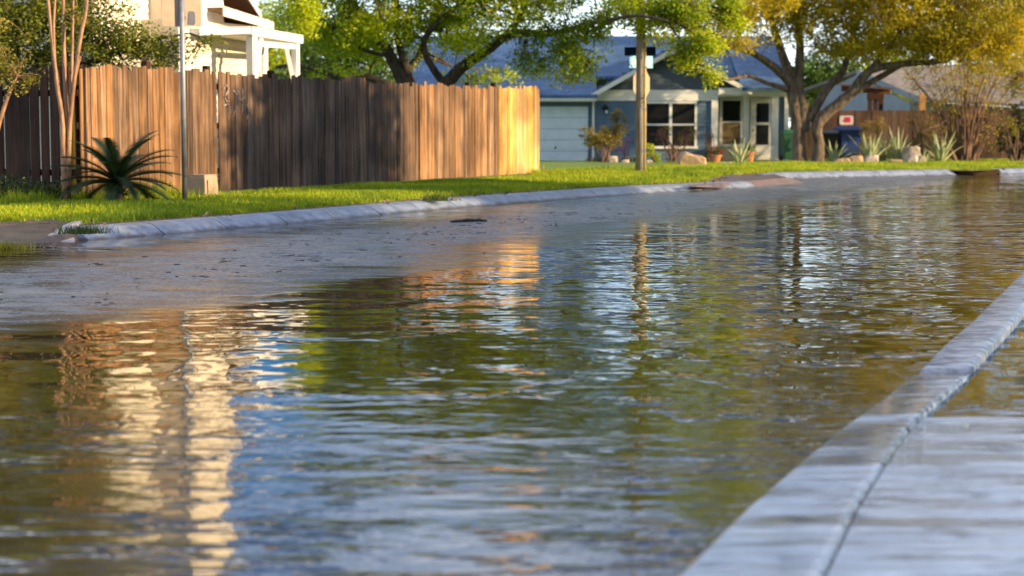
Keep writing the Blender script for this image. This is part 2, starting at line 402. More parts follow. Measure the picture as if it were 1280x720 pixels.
# ground material: dirt along the kerb, turf behind
gm = bpy.data.materials.new('turf_soil'); nt, nn, L = nodes(gm)
v, g = pos_map(nt)
at = N(nt, 'ShaderNodeAttribute', attribute_name='edge_d')
n1 = N(nt, 'ShaderNodeTexNoise', i_Scale=3.5, i_Detail=5); L.new(v, n1.inputs['Vector'])
add = N(nt, 'ShaderNodeMath', operation='ADD'); L.new(at.outputs['Fac'], add.inputs[0]); L.new(n1.outputs['Fac'], add.inputs[1])
mkr = ramp(nt, add.outputs[0], [(.78, 0.0), (.95, 1.0)])
n2 = N(nt, 'ShaderNodeTexNoise', i_Scale=60, i_Detail=4); L.new(v, n2.inputs['Vector'])
n3 = N(nt, 'ShaderNodeTexNoise', i_Scale=.7, i_Detail=4); L.new(v, n3.inputs['Vector'])
dirt = ramp(nt, n2.outputs['Fac'], [(.35, (.05, .034, .024)), (.65, (.19, .135, .10))])
turf = ramp(nt, n3.outputs['Fac'], [(.35, (.09, .16, .014)), (.65, (.17, .24, .02))])
mx = N(nt, 'ShaderNodeMix', data_type='RGBA'); L.new(mkr.outputs[0], mx.inputs[0]); L.new(dirt.outputs[0], mx.inputs[6]); L.new(turf.outputs[0], mx.inputs[7])
b = N(nt, 'ShaderNodeBsdfPrincipled', i_Roughness=.9); L.new(mx.outputs[2], b.inputs['Base Color'])
bp = N(nt, 'ShaderNodeBump', i_Distance=.03); L.new(n2.outputs['Fac'], bp.inputs['Height']); L.new(bp.outputs[0], b.inputs['Normal'])
o_ = N(nt, 'ShaderNodeOutputMaterial'); L.new(b.outputs[0], o_.inputs[0])
lawn = mk('lawn', np.array(vs, dtype=np.float32), fs, gm, None, True, (0, 0, 0)); struct(lawn)
a_ = lawn.data.attributes.new('edge_d', 'FLOAT', 'POINT'); a_.data.foreach_set('value', [min(1.0, t*.9) for _ in edge for t in ts])
asph = basic('wet_asphalt', (.06, .05, .042), (.03, .026, .022), 30, .6, bump=.01, bscale=80)
road = MB(); road.add([(-400, -60, -.14), (900, -60, -.14), (900, 300, -.14), (-400, 300, -.14)], [(0, 1, 2, 3)])
struct(road.build('road', asph, None, origin=(0, 0, 0)))
# driveway aprons (dirt and wet concrete) between the kerb pieces
apm = basic('wet_dirt', (.16, .11, .075), (.07, .045, .032), 5, .35, bump=.01, bscale=40)
ap = MB()
ap.add([G(-260, 330, -.03), G(0, 311, -.03), G(108, 303, -.03), G(112, 284, .115), G(60, 279.5, .118), G(0, 281, .118), G(-200, 292, .118)], [(0, 1, 2, 3, 4, 5, 6)])
struct(ap.build('driveway', apm))
ap = MB()
ap.add([G(930, 236.5, -.03), G(1010, 230, -.03), G(985, 222, .12), G(962, 216.5, .128), G(905, 219, .128), G(880, 223, .118), G(858, 233, .108)], [(0, 1, 2, 3, 4, 5, 6)])
struct(ap.build('driveway', basic('wet_reddish_concrete', (.17, .12, .11), (.09, .06, .055), 4, .35, bump=.01, bscale=30)))
ap = MB()
ap.add([G(1190, 220, -.03), G(1255, 218.6, -.03), G(1248, 211.5, .128), G(1205, 212.4, .128)], [(0, 1, 2, 3)])
struct(ap.build('driveway', basic('wet_brown_concrete', (.42, .30, .22), (.26, .18, .14), 4, .35, bump=.01, bscale=30)))
# broken end block of the far kerb
a0 = G(46, 306, -.03); b0 = G(99, 303, -.03); t0 = P(89, 290, 19.75); t0.z = .15; a0.y -= .25; b0.y -= .2; t1 = P(79, 290, 19.7); t1.z = .14; bk = V(.1, 1.0, 0)
w_ = [a0, b0, t0, t1]; vs = w_+[a0+bk, b0+bk, t0+V(.02, .4, .02), t1+V(0, .4, .02)]
rk = MB(); rk.add(vs, [(0, 1, 2, 3), (3, 2, 6, 7), (1, 5, 6, 2), (4, 0, 3, 7), (5, 4, 7, 6), (4, 5, 1, 0)])
struct(rk.build('kerb', basic('pale_broken_concrete', (.42, .40, .44), (.22, .21, .24), 6, .45, bump=.006, bscale=25)))
# grass blades (uncountable)
nb = 150000
X = []; Yv = []
while len(X) < nb:
    k = int(rng.integers(0, len(edge)-1)); e0, e1 = edge[k], edge[k+1]
    if e1.x-e0.x > 1.2: continue
    u = rng.random(); x = e0.x*(1-u)+e1.x*u; y0 = e0.y*(1-u)+e1.y*u
    d = .22+(rng.random()**1.6)*(11 if x > .4 else 6.5)
    if d < .42 and rng.random() < .6: continue
    y = y0+d
    if abs(x)/y > .30: continue
    if math.sin(x*2.7+1.3*math.sin(y*2.1))*math.sin(y*2.3+x) > .62 and rng.random() < .65: continue
    rel = V(x, y, 0)-fence_A
    if x < fence_B.x+.3 and rel.dot(fnor) < -.1 and x > fence_A.x: continue
    X.append(x); Yv.append(y)
X = np.array(X); Yv = np.array(Yv)
Zv = np.array([lawn_z(a, b_) for a, b_ in zip(X, Yv)])
hgt = (.03+.05*rng.random(nb))*(1+.35*np.sin(X*2.1)*np.sin(Yv*1.7))*(1-.0*Yv)
dist_f = np.abs((X-fence_A.x)*fnor.x+(Yv-fence_A.y)*fnor.y)
hgt *= np.where((dist_f < .35) & (X < .7), 2.2*rng.random(nb)+.8, 1)
w = .008+.00022*Yv; an = rng.random(nb)*6.28
lean = rng.normal(size=(nb, 2))*.35*hgt[:, None]
bx, by = np.cos(an)*w, np.sin(an)*w
v = np.stack([np.stack([X-bx, Yv-by, Zv-.01], 1), np.stack([X+bx, Yv+by, Zv-.01], 1), np.stack([X+lean[:, 0], Yv+lean[:, 1], Zv+hgt], 1)], 1).reshape(-1, 3).astype(np.float32)
gr = mk('grass', v, np.arange(nb*3, dtype=np.int32).reshape(-1, 3), M['grass'], None, False, (0, 0, 0))
tag(gr, 'short sunlit green grass on the strip behind the far kerb', 'grass', kind='stuff')
# leaf litter along the lawn edge
cs = []
for _ in range(900):
    k = int(rng.integers(0, len(edge)-1)); e = edge[k]
    if edge[k+1].x-e.x > 1.2 or abs(e.x)/e.y > .3: continue
    y = e.y+.1+abs(rng.normal())*.14; cs.append((e.x+rng.random()*.4, y, lawn_z(e.x, y)+.012))
v, f = leaf_cloud(np.array(cs), 2, .05, .055, 0, .7)
tag(mk('leaf_litter', v, f, M['litter'], None, False, (0, 0, 0)), 'dry brown leaves caught between the lawn and the far kerb', 'leaf litter', kind='stuff')

# ------------------------------------------------------------------ near kerb and pavement
nc = [V(-1.5, -1.2, 0), V(-.75, 1.2, 0), G(760, 800, .02), G(840, 720, .02), G(935, 628, .02), G(1040, 540, .02), G(1145, 462, .03), G(1215, 395, .07), G(1280, 333, .07), G(1340, 290, .07), V(7.5, 24, 0), V(12, 36, 0), V(22, 55, 0)]
nc = [V(p.x, p.y, 0) for p in nc]
split = nc[6].y
wetc = bpy.data.materials.new('wet_pavement'); nt, nn, L = nodes(wetc)
v, g = pos_map(nt); v2, _ = pos_map(nt, (1.6, 9, 1)); v3, _ = pos_map(nt, (3, 3, 3))
n1 = N(nt, 'ShaderNodeTexNoise', i_Scale=1.2, i_Detail=4); L.new(v2, n1.inputs['Vector'])
n2 = N(nt, 'ShaderNodeTexNoise', i_Scale=1.2, i_Detail=6, i_Roughness=.65); L.new(v3, n2.inputs['Vector'])
n3 = N(nt, 'ShaderNodeTexNoise', i_Scale=45, i_Detail=4); L.new(v, n3.inputs['Vector'])
cr = ramp(nt, n2.outputs['Fac'], [(.37, (.09, .10, .12)), (.45, (.40, .44, .50)), (.66, (.56, .61, .67))])
b = N(nt, 'ShaderNodeBsdfPrincipled'); L.new(cr.outputs[0], b.inputs['Base Color'])
b.inputs['IOR'].default_value = 1.5; b.inputs['Coat Weight'].default_value = 1.0; b.inputs['Coat IOR'].default_value = 2.4
rr = ramp(nt, n1.outputs['Fac'], [(.35, .2), (.65, .45)]); L.new(rr.outputs[0], b.inputs['Roughness'])
spy = N(nt, 'ShaderNodeSeparateXYZ'); L.new(v, spy.inputs[0])
ym = N(nt, 'ShaderNodeMapRange'); ym.inputs['From Min'].default_value = 4.6; ym.inputs['From Max'].default_value = 8.4; ym.inputs['To Min'].default_value = .24; ym.inputs['To Max'].default_value = .0; L.new(spy.outputs[1], ym.inputs[0])
v4, _ = pos_map(nt, (1.1, 4.5, 1)); n4 = N(nt, 'ShaderNodeTexNoise', i_Scale=1.0, i_Detail=5); L.new(v4, n4.inputs['Vector'])
sm = N(nt, 'ShaderNodeMath', operation='ADD'); L.new(ym.outputs[0], sm.inputs[0]); L.new(n4.outputs['Fac'], sm.inputs[1])
cr2 = ramp(nt, sm.outputs[0], [(.54, .02), (.66, .30)]); L.new(cr2.outputs[0], b.inputs['Coat Roughness'])
wet = ramp(nt, sm.outputs[0], [(.53, (.16, .10, .035)), (.65, (1, 1, 1))]); mw = N(nt, 'ShaderNodeMix', data_type='RGBA', blend_type='MULTIPLY'); mw.inputs[0].default_value = 1
L.new(cr.outputs[0], mw.inputs[6]); L.new(wet.outputs[0], mw.inputs[7]); L.new(mw.outputs[2], b.inputs['Base Color'])
ma = N(nt, 'ShaderNodeMath', operation='MULTIPLY_ADD'); ma.inputs[1].default_value = .06; L.new(n3.outputs['Fac'], ma.inputs[0]); L.new(n1.outputs['Fac'], ma.inputs[2])
bp = N(nt, 'ShaderNodeBump', i_Distance=.03); L.new(ma.outputs[0], bp.inputs['Height']); L.new(bp.outputs[0], b.inputs['Normal']); L.new(bp.outputs[0], b.inputs['Coat Normal'])
o_ = N(nt, 'ShaderNodeOutputMaterial'); L.new(b.outputs[0], o_.inputs[0])
pts = resample(nc, .12)
def kw(y): return 1+.62*min(1, max(0, (7.5-y)/3.2))
def nprofile(y):
    k = min(1, max(0, (y-split+.1)/1.0))*.032
    if y > split: return [(0, -.2), (0, .0+k*.7), (.012, .012+k*.9), (.03, .018+k), (.215, .022+k), (.245, .012+k*.9), (.25, -.2)]
    return [(0, -.2), (0, .0), (.012, .012), (.03, .018), (.22, .022), (.25, .020), (.25, -.2)]
def band(pts, cond, mat, name, profile):
    mb = MB(); run = []
    for i, p in enumerate(pts):
        if cond(p): 
            nn_ = nrm2(pts[max(0, i-3)], pts[min(len(pts)-1, i+3)])*-1
            run.append([p+nn_*(d*kw(p.y))+V(0, 0, z) for d, z in profile(p.y)])
    m = len(run[0]); vs = [q for r in run for q in r]; fs = []
    for j in range(len(run)-1):
        for i in range(m-1): fs.append((j*m+i, j*m+i+1, (j+1)*m+i+1, (j+1)*m+i))
    fs += [tuple(range(m-1, -1, -1)), tuple((len(run)-1)*m+i for i in range(m))]
    mb.add(vs, fs); return struct(mb.build(name, mat, None, True, (0, 0, 0)))
rimc = basic('near_kerb_concrete', (.44, .46, .52), (.12, .12, .14), 7, .22, (1, 2.2, 1), .005, 22, lo=.40, hi=.56, spec=.9)
band(pts, lambda p: p.y <= split, wetc, 'kerb', nprofile)
band(pts, lambda p: p.y > split+.02, rimc, 'kerb', nprofile)
# pavement slab grid
vs = []; fs = []; rows = 0
ds = [.256, .45, .7, 1.0, 1.3, 1.6, 1.9]
for i, p in enumerate(pts):
    nn_ = nrm2(pts[max(0, i-3)], pts[min(len(pts)-1, i+3)])*-1
    zz = .018 if p.y < 6.2 else max(-.05, .018-(p.y-6.2)*.0125)
    if p.y > 14: zz = min(.03, -.05+(p.y-14)*.01)
    for d in ds:
        ff = min(1, (d-.25)/.4); q = p+nn_*(d*(kw(p.y) if d < .3 else 1)+(.16*(kw(p.y)-1)/.62 if d > .3 else 0)); vs.append((q.x, q.y, zz+ff*(.003*math.sin(q.x*3+q.y*1.3)+.006*math.sin(q.y*5.1+.8*q.x))+(.10 if d > 1.7 else 0)))
m = len(ds)
for j in range(len(pts)-1):
    for i in range(m-1): fs.append((j*m+i, j*m+i+1, (j+1)*m+i+1, (j+1)*m+i))
struct(mk('pavement', np.array(vs, dtype=np.float32), fs, wetc, None, True, (0, 0, 0)))
vs = []; fs = []
for i, p in enumerate(pts):
    nn_ = nrm2(pts[max(0, i-3)], pts[min(len(pts)-1, i+3)])*-1
    for d, z in ((1.88, .10), (3, .14), (8, .18)): q = p+nn_*d; vs.append((q.x, q.y, z))
    vs.append((q.x+200, q.y-20, .2))
for j in range(len(pts)-1):
    for i in range(3): fs.append((j*4+i, j*4+i+1, (j+1)*4+i+1, (j+1)*4+i))
struct(mk('verge', np.array(vs, dtype=np.float32), fs, basic('verge_turf', (.12, .2, .02), (.07, .1, .015), 3, .9), None, True, (0, 0, 0)))

# ------------------------------------------------------------------ water
wm = bpy.data.materials.new('flood_water'); nt, nn, L = nodes(wm)
v, g = pos_map(nt)
def nz(scale, sc, det=2, rz=0.0, rough=.5):
    vv, _ = pos_map(nt, sc, rz=rz); q = N(nt, 'ShaderNodeTexNoise', i_Scale=scale, i_Detail=det, i_Roughness=rough); L.new(vv, q.inputs['Vector']); return q.outputs['Fac']
def mth(op, a, b_=None, c=None):
    q = N(nt, 'ShaderNodeMath', operation=op)
    for i, x in enumerate((a, b_, c)):
        if x is None: continue
        if isinstance(x, (int, float)): q.inputs[i].default_value = x
        else: L.new(x, q.inputs[i])
    return q.outputs[0]
sp = N(nt, 'ShaderNodeSeparateXYZ'); L.new(g.outputs['Position'], sp.inputs[0])
x_, y_ = sp.outputs[0], sp.outputs[1]
# road crown: centre line through (-3.6,13.4) and (-.3,23), turning right further on
wob = nz(.35, (1, 1, 1), 3)
dd = mth('SUBTRACT', mth('MULTIPLY', mth('ADD', x_, 3.7), .933), mth('MULTIPLY', mth('SUBTRACT', y_, 13.4), .36))
dd = mth('SUBTRACT', dd, mth('MULTIPLY', mth('POWER', mth('MAXIMUM', mth('SUBTRACT', y_, 20), 0), 2.0), .001))
dd = mth('ADD', dd, mth('MULTIPLY', mth('ADD', mth('SUBTRACT', wob, .5), mth('MULTIPLY', mth('SUBTRACT', nz(1.0, (.9, 2.6, 1), 4, .3), .5), 1.1)), 2.0))
crown = N(nt, 'ShaderNodeMapRange', interpolation_type='SMOOTHSTEP'); crown.inputs['From Min'].default_value = 2.3; crown.inputs['From Max'].default_value = .5
L.new(mth('ABSOLUTE', dd), crown.inputs[0]); crown = crown.outputs[0]
# turbulent stretch on the right
tx = mth('DIVIDE', mth('SUBTRACT', x_, mth('MULTIPLY_ADD', mth('SUBTRACT', y_, 8), .3, 1.5)), 2.7); ty = mth('DIVIDE', mth('SUBTRACT', y_, 18.5), 11.5)
tr = mth('SQRT', mth('ADD', mth('MULTIPLY', tx, tx), mth('MULTIPLY', ty, ty)))
turb = N(nt, 'ShaderNodeMapRange', interpolation_type='SMOOTHSTEP'); turb.inputs['From Min'].default_value = 1.1; turb.inputs['From Max'].default_value = .3
L.new(tr, turb.inputs[0]); turb = turb.outputs[0]
near = N(nt, 'ShaderNodeMapRange', interpolation_type='SMOOTHSTEP'); near.inputs['From Min'].default_value = 9.5; near.inputs['From Max'].default_value = 6.0
L.new(y_, near.inputs[0]); near = near.outputs[0]
rightw = N(nt, 'ShaderNodeMapRange', interpolation_type='SMOOTHSTEP'); rightw.inputs['From Min'].default_value = -1.2; rightw.inputs['From Max'].default_value = 2.0
L.new(x_, rightw.inputs[0]); rightw = rightw.outputs[0]
patch = ramp(nt, nz(.55, (1, 1.6, 1), 3), [(.4, .25), (.62, 1.0)]).outputs[0]
def blend(a, b_, f): return mth('ADD', mth('MULTIPLY', a, f), mth('MULTIPLY', b_, mth('SUBTRACT', 1.0, f)))
w1 = blend(mth('MULTIPLY', nz(1.0, (3.4, 7.5, 1), 2, .12), .009), mth('MULTIPLY', nz(1.0, (3.0, 2.8, 1), 2, .1), .015), near)
w1 = mth('MULTIPLY', w1, mth('MULTIPLY_ADD', patch, .8, .2))
w2 = mth('MULTIPLY', nz(1.0, (.9, 1.3, 1), 2, -.1), .010)
w3 = mth('MULTIPLY', mth('MULTIPLY', nz(1.0, (14, 22, 1), 2, .05), near), .0009)
fln = ramp(nt, nz(1.0, (2.6, 9.0, 1), 2, .06), [(.52, 0.0), (.66, 1.0)]).outputs[0]
flf = ramp(nt, nz(1.0, (3.2, 2.8, 1), 2, .12), [(.54, 0.0), (.68, 1.0)]).outputs[0]
flz = ramp(nt, nz(.5, (1, 1.5, 1), 3), [(.42, .05), (.54, 1.0)]).outputs[0]
fl2 = mth('MULTIPLY', blend(mth('MULTIPLY', fln, .0085), mth('MULTIPLY', flf, .034), near), flz)
flk = mth('MULTIPLY', fl2, mth('MAXIMUM', turb, mth('MULTIPLY', near, .9)))
hh = mth('ADD', mth('ADD', w1, w2), w3)
w4 = nz(1.0, (10, 6, 1), 5, .3, .7)
w5 = nz(1.0, (1.3, 2.4, 1), 4, .3)
pat = ramp(nt, w5, [(.40, .25), (.62, 1.0)]).outputs[0]
hh = mth('ADD', mth('ADD', hh, flk), mth('MULTIPLY', mth('MULTIPLY', mth('MULTIPLY', w4, crown), pat), .055))
bp = N(nt, 'ShaderNodeBump', i_Distance=1.0); L.new(hh, bp.inputs['Height'])
b = N(nt, 'ShaderNodeBsdfPrincipled'); b.inputs['IOR'].default_value = 2.5
muck = ramp(nt, nz(.4, (1, 1, 1), 3), [(.35, (.04, .024, .004)), (.65, (.07, .043, .006))])
cmx = N(nt, 'ShaderNodeMix', data_type='RGBA'); L.new(crown, cmx.inputs[0]); L.new(muck.outputs[0], cmx.inputs[6]); cmx.inputs[7].default_value = (.085, .09, .10, 1)
L.new(cmx.outputs[2], b.inputs['Base Color'])
grit = mth('MULTIPLY', mth('MULTIPLY', ramp(nt, nz(1.0, (26, 8, 1), 4, .2, .7), [(.53, 0.0), (.60, 1.0)]).outputs[0], crown), ramp(nt, nz(1.0, (.8, 1.6, 1), 4, .2), [(.42, .15), (.60, 1.0)]).outputs[0])
L.new(mth('MULTIPLY_ADD', grit, -.25, .5), b.inputs['Specular IOR Level'])
rg = mth('ADD', mth('MULTIPLY_ADD', grit, .35, .03), mth('MULTIPLY', mth('MULTIPLY', crown, ramp(nt, nz(3.0, (1, 2, 1), 5), [(.4, .3), (.6, 1)]).outputs[0]), .42))
L.new(rg, b.inputs['Roughness']); L.new(bp.outputs[0], b.inputs['Normal'])
o_ = N(nt, 'ShaderNodeOutputMaterial'); L.new(b.outputs[0], o_.inputs[0])
wt = MB(); wt.add([(-60, -40, 0), (200, -40, 0), (200, 120, 0), (-60, 120, 0)], [(0, 1, 2, 3)])
struct(wt.build('water', wm, None, origin=(0, 0, 0)))
# debris lodged on the crown
mb = MB()
for _ in range(850):
    y = 11+rng.random()*18; c = -3.7+(y-13.4)*.386
    x = c+rng.normal()*.75
    if math.sin(x*3.1+y)*math.sin(y*1.3) < -.25: continue
    r = .004+.015*rng.random()**5
    mb.rock((x, y, .002), (r*random.uniform(1, 2.2), r*random.uniform(.8, 1.6), r*.5), _, 1)
for _ in range(34):
    y = 12+rng.random()*15; x = -3.7+(y-13.4)*.386+rng.normal()*.8
    for k in range(int(rng.integers(2, 7))): mb.rock((x+rng.normal()*.07, y+rng.normal()*.06, .003), (random.uniform(.012, .035), random.uniform(.01, .025), random.uniform(.004, .009)), k+_, 1)
tag(mb.build('gravel', M['debris'], None, False, (0, 0, 0)), 'dark grit and bits of bark lodged on the shallow middle of the road', 'gravel', kind='stuff')
def stick(pts, rs, label, knots=0):
    mb = MB(); p, r = smooth_path(pts, rs, 6, .004); mb.tube(p, r, 7)
    for k in range(knots):
        q = p[len(p)*(k+1)//(knots+1)]; mb.tube([q, q+V(.04, .02, .03)], [rs[0]*.5, .003], 5)
    tag(mb.build('stick', M['stick'], None, True), label, 'stick')
stick([G(563, 276.5, .012), G(580, 275.5, .02), G(597, 275, .018), G(609, 275.8, .01)], [.012, .022, .02, .008], 'dark piece of bark stranded on the wet road beside the far kerb', 2)
stick([G(437, 381, .002), G(470, 380.5, .004), G(492, 379, .008), G(530, 377, .003), G(566, 376.5, .001)], [.002, .0035, .009, .003, .002], 'thin twig floating in the middle of the water', 1)

# ------------------------------------------------------------------ fences
def hit_fence(px, py):
    d = ray(px, py); o = V(0, 0, H); t = (fence_A-o).dot(fnor)/d.dot(fnor); q = o+d*t
    return (q-fence_A).dot(fdir), q.z
tops = [(98, 83), (150, 83), (190, 84), (200, 86), (262, 89), (275, 91), (300, 93), (380, 97), (415, 98), (440, 96), (455, 101), (515, 105), (540, 104), (570, 108), (620, 109), (673, 108)]
ts_ = [hit_fence(*t) for t in tops]
fx = [a for a, _ in ts_]; fz = [b_ for _, b_ in ts_]
s_of = lambda px: hit_fence(px, 150)[0]
root = thing('picket_fence', fence_A, 'long weathered wooden privacy fence along the grass, honey coloured at its right end', 'fence')
breaks = [s_of(97), s_of(197), s_of(268.5), s_of(346), s_of(430), s_of(522), s_of(588), s_of(622), flen]
mats = ['wood', 'wood', 'wood_grey', 'wood_grey', 'wood_grey', 'wood', 'wood', 'wood_new']
for i in range(len(breaks)-1):
    mb = MB(); s = breaks[i]+.02
    if i == 2: s += .05
    while s < breaks[i+1]-.03:
        w = random.uniform(.095, .142); w = min(w, breaks[i+1]-s)
        if w < .05: break
        zt = float(np.interp(s, fx, fz))+random.uniform(-.05, .035); zb = random.uniform(.12, .2)
        if random.random() < .06: zb = .05
        off = random.uniform(-.006, .01); tl = random.uniform(-.012, .012)
        c = fence_A+fdir*(s+w/2)+fnor*(.02+off)
        th = .019; g_ = random.uniform(.002, .006)+(.008 if random.random() < .08 else 0)
        hw = w/2-g_/2; ear = random.choice([.0, .012, .02])
        prof_ = [(-hw, zb), (hw, zb), (hw+tl, zt-ear), (hw-ear+tl, zt+random.uniform(-.008, .008)), (-hw+ear+tl, zt+random.uniform(-.008, .008)), (-hw+tl, zt-ear)]
        base = V(c.x, c.y, 0)
        mb.slab([base+fdir*a+V(0, 0, z)-fnor*th/2 for a, z in prof_], fnor*th)
        s += w
    mb.build('picket_panel', M[mats[i]], root)
for k, px in enumerate([99, 190, 265, 345, 430, 522, 590, 622, 668]):
    s = s_of(px); zt = float(np.interp(s, fx, fz))+(.09 if px in (190, 265, 345, 590, 622) else -.1)
    c = fence_A+fdir*(s+.03)-fnor*.11; mb = MB(); mb.box((c.x, c.y, zt/2), (.09, .09, zt), fdir, fnor); mb.build('post', M['wood_dark'] if k else M['wood_new'], root)
for zr in (.5, 1.2, 1.8):
    mb = MB(); c = fence_A+fdir*(flen/2)-fnor*.03; mb.box((c.x, c.y, zr), (flen-.1, .04, .09), fdir, fnor); mb.build('rail', M['wood_grey'], root)
# faded paint scribble on the boards
mb = MB()
def fpt(px, py, o=.042): s, z = hit_fence(px, py); return V(fence_A.x, fence_A.y, 0)+fdir*s+fnor*o+V(0, 0, z)
for st_ in [[(276, 112), (280, 106), (283, 112), (278, 122), (284, 132), (285, 142)], [(276, 132), (282, 130)], [(289, 113), (293, 118), (297, 110), (296, 124), (292, 134), (289, 145)], [(300, 111), (301, 122), (300, 140)], [(306, 130), (309, 140), (305, 150)], [(297, 125), (304, 122)]]:
    for a, b_ in zip(st_, st_[1:]):
        p, q = fpt(*a), fpt(*b_); d = (q-p).normalized(); n_ = d.cross(fnor)*.013
        mb.slab([p-n_, q-n_, q+n_, p+n_], fnor*.002)
mb.build('paint_mark', M['chalk'], root)

# dark side fence running away to the left
pd = V(-.90, .436, 0).normalized(); pn = V(pd.y, -pd.x, 0)*-1
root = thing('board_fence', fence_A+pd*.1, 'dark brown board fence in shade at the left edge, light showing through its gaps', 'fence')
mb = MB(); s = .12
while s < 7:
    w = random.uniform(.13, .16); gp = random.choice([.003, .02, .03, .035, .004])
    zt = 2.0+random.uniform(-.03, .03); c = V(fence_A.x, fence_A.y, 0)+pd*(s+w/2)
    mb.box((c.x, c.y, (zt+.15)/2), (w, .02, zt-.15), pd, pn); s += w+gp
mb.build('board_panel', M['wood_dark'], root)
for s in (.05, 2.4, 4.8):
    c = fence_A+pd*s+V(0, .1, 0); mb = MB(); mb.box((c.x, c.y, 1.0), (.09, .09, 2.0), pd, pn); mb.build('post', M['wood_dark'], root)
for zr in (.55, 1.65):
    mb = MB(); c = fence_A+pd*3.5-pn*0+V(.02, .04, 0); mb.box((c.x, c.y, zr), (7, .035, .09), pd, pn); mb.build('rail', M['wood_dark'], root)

# back fence on the right
root = thing('board_fence', P(1160, 200, 64), 'brown board fence behind the spiky plants and wheelie bins on the right', 'fence')
mb = MB(); x0, x1 = P(988, 160, 64).x, P(1420, 160, 64).x; x = x0; zt0 = P(1150, 138, 64).z
while x < x1:
    w = .14; mb.box((x+w/2, 64+random.uniform(-.01, .01), zt0/2), (w-.006, .02, zt0+random.uniform(-.02, .02))); x += w
mb.build('board_panel', M['wood_back'], root)
for px in (1030, 1112, 1190, 1270):
    mb = MB(); q = P(px, 160, 64); mb.box((q.x, 64.09, zt0/2), (.09, .09, zt0+.04)); mb.build('post', M['wood_back'], root)
q = P(1058.5, 150.3, 63.9)
root = thing('fence_sign', (q.x, 63.97, q.z-.14), 'small white sign with a red patch on the brown fence above the blue bin', 'sign')
def rounded(cx, y, cz, w, h, r, n=5):
    out = []
    for (sx, sz, a0) in ((1, 1, 0), (-1, 1, 90), (-1, -1, 180), (1, -1, 270)):
        for k in range(n): a = math.radians(a0+90*k/(n-1)); out.append(V(cx+sx*(w/2-r)+r*math.cos(a), y, cz+sz*(h/2-r)+r*math.sin(a)))
    return out
MB().slab(rounded(q.x, 63.97, q.z, .47, .31, .06), (0, -.008, 0)).build('sign_plate', M['sign_white'], root)
MB().slab(rounded(q.x+.03, 63.96, q.z+.015, .22, .19, .02), (0, -.004, 0)).build('red_mark', M['sign_red'], root)
MB().slab(rounded(q.x-.10, 63.96, q.z-.02, .05, .05, .015), (0, -.004, 0)).build('dark_mark', M['navy'], root)

# ------------------------------------------------------------------ signs, poles, cabinet
b0 = G(231, 251, .185); zt = P(229, -70, b0.y).z
root = thing('road_sign', b0, 'bare back of a square sign on a thin grey pole by the tan cabinet', 'road sign')
mb = MB(); mb.tube([b0+V(0, 0, -.1), V(b0.x, b0.y, zt)], [.036, .036], 12); mb.build('pole', M['steel'], root, True)
sx = (P(250, 20, b0.y+.06).x+P(204, 20, b0.y+.06).x)/2; zb = P(229, 33, b0.y).z
cy_, sy_ = math.cos(.42), math.sin(.42)
def ryaw(p): dx, dy = p.x-b0.x, p.y-(b0.y+.05); return V(b0.x+dx*cy_-dy*sy_, b0.y+.05+dx*sy_+dy*cy_, p.z)
MB().slab([ryaw(p) for p in rounded(sx, b0.y+.05, zb+.3, .54, .60, .035)], (.003, -.006, 0)).build('sign_plate', M['sign_back'], root)
qx, qz = b0.x+.115, P(240.5, 22, b0.y).z
MB().slab([ryaw(V(qx+a, b0.y+.041, qz+c)) for a, c in ((-.05, -.09), (.035, -.095), (.055, -.06), (.05, .07), (.025, .09), (-.025, .09), (-.04, .07))], (.002, -.003, 0)).build('sticker', M['sticker'], root)
for z in (zb+.12, zb+.48): mb = MB(); mb.box((b0.x, b0.y+.045, z), (.09, .03, .035)); mb.build('bracket', M['steel'], root)
# utility cabinet
q = G(251, 247.5, .18); hh_ = .31
root = thing('utility_box', q, 'small tan utility cabinet on the grass behind the thin sign pole', 'utility box')
ux = V(.80, -.6, 0).normalized(); uy = V(-ux.y, ux.x, 0)
ux2 = fdir; uy2 = V(-fdir.y, fdir.x, 0)
mb = MB(); c = q+V(0, .15, 0)
w0, w1_ = .15, .13
vs = []
for z, w in ((-.03, .16), (hh_-.02, .145), (hh_, .135)):
    for a, b_ in ((-1, -1), (1, -1), (1, 1), (-1, 1)): vs.append(c+ux2*(a*w*1.1)+uy2*(b_*w)+V(0, 0, z))
mb.add(vs, [(0, 1, 5, 4), (1, 2, 6, 5), (2, 3, 7, 6), (3, 0, 4, 7), (4, 5, 9, 8), (5, 6, 10, 9), (6, 7, 11, 10), (7, 4, 8, 11), (8, 9, 10, 11)])
mb.build('cabinet', M['box_tan'], root)
mb = MB(); mb.box(c-uy2*.165+V(0, 0, hh_/2), (.22, .008, .2), ux2, uy2); mb.build('cover_plate', M['box_tan'], root)
mb = MB(); mb.box(c+V(0, 0, hh_+.008), (.31, .28, .02), ux2, uy2); mb.build('lid', M['box_tan'], root)

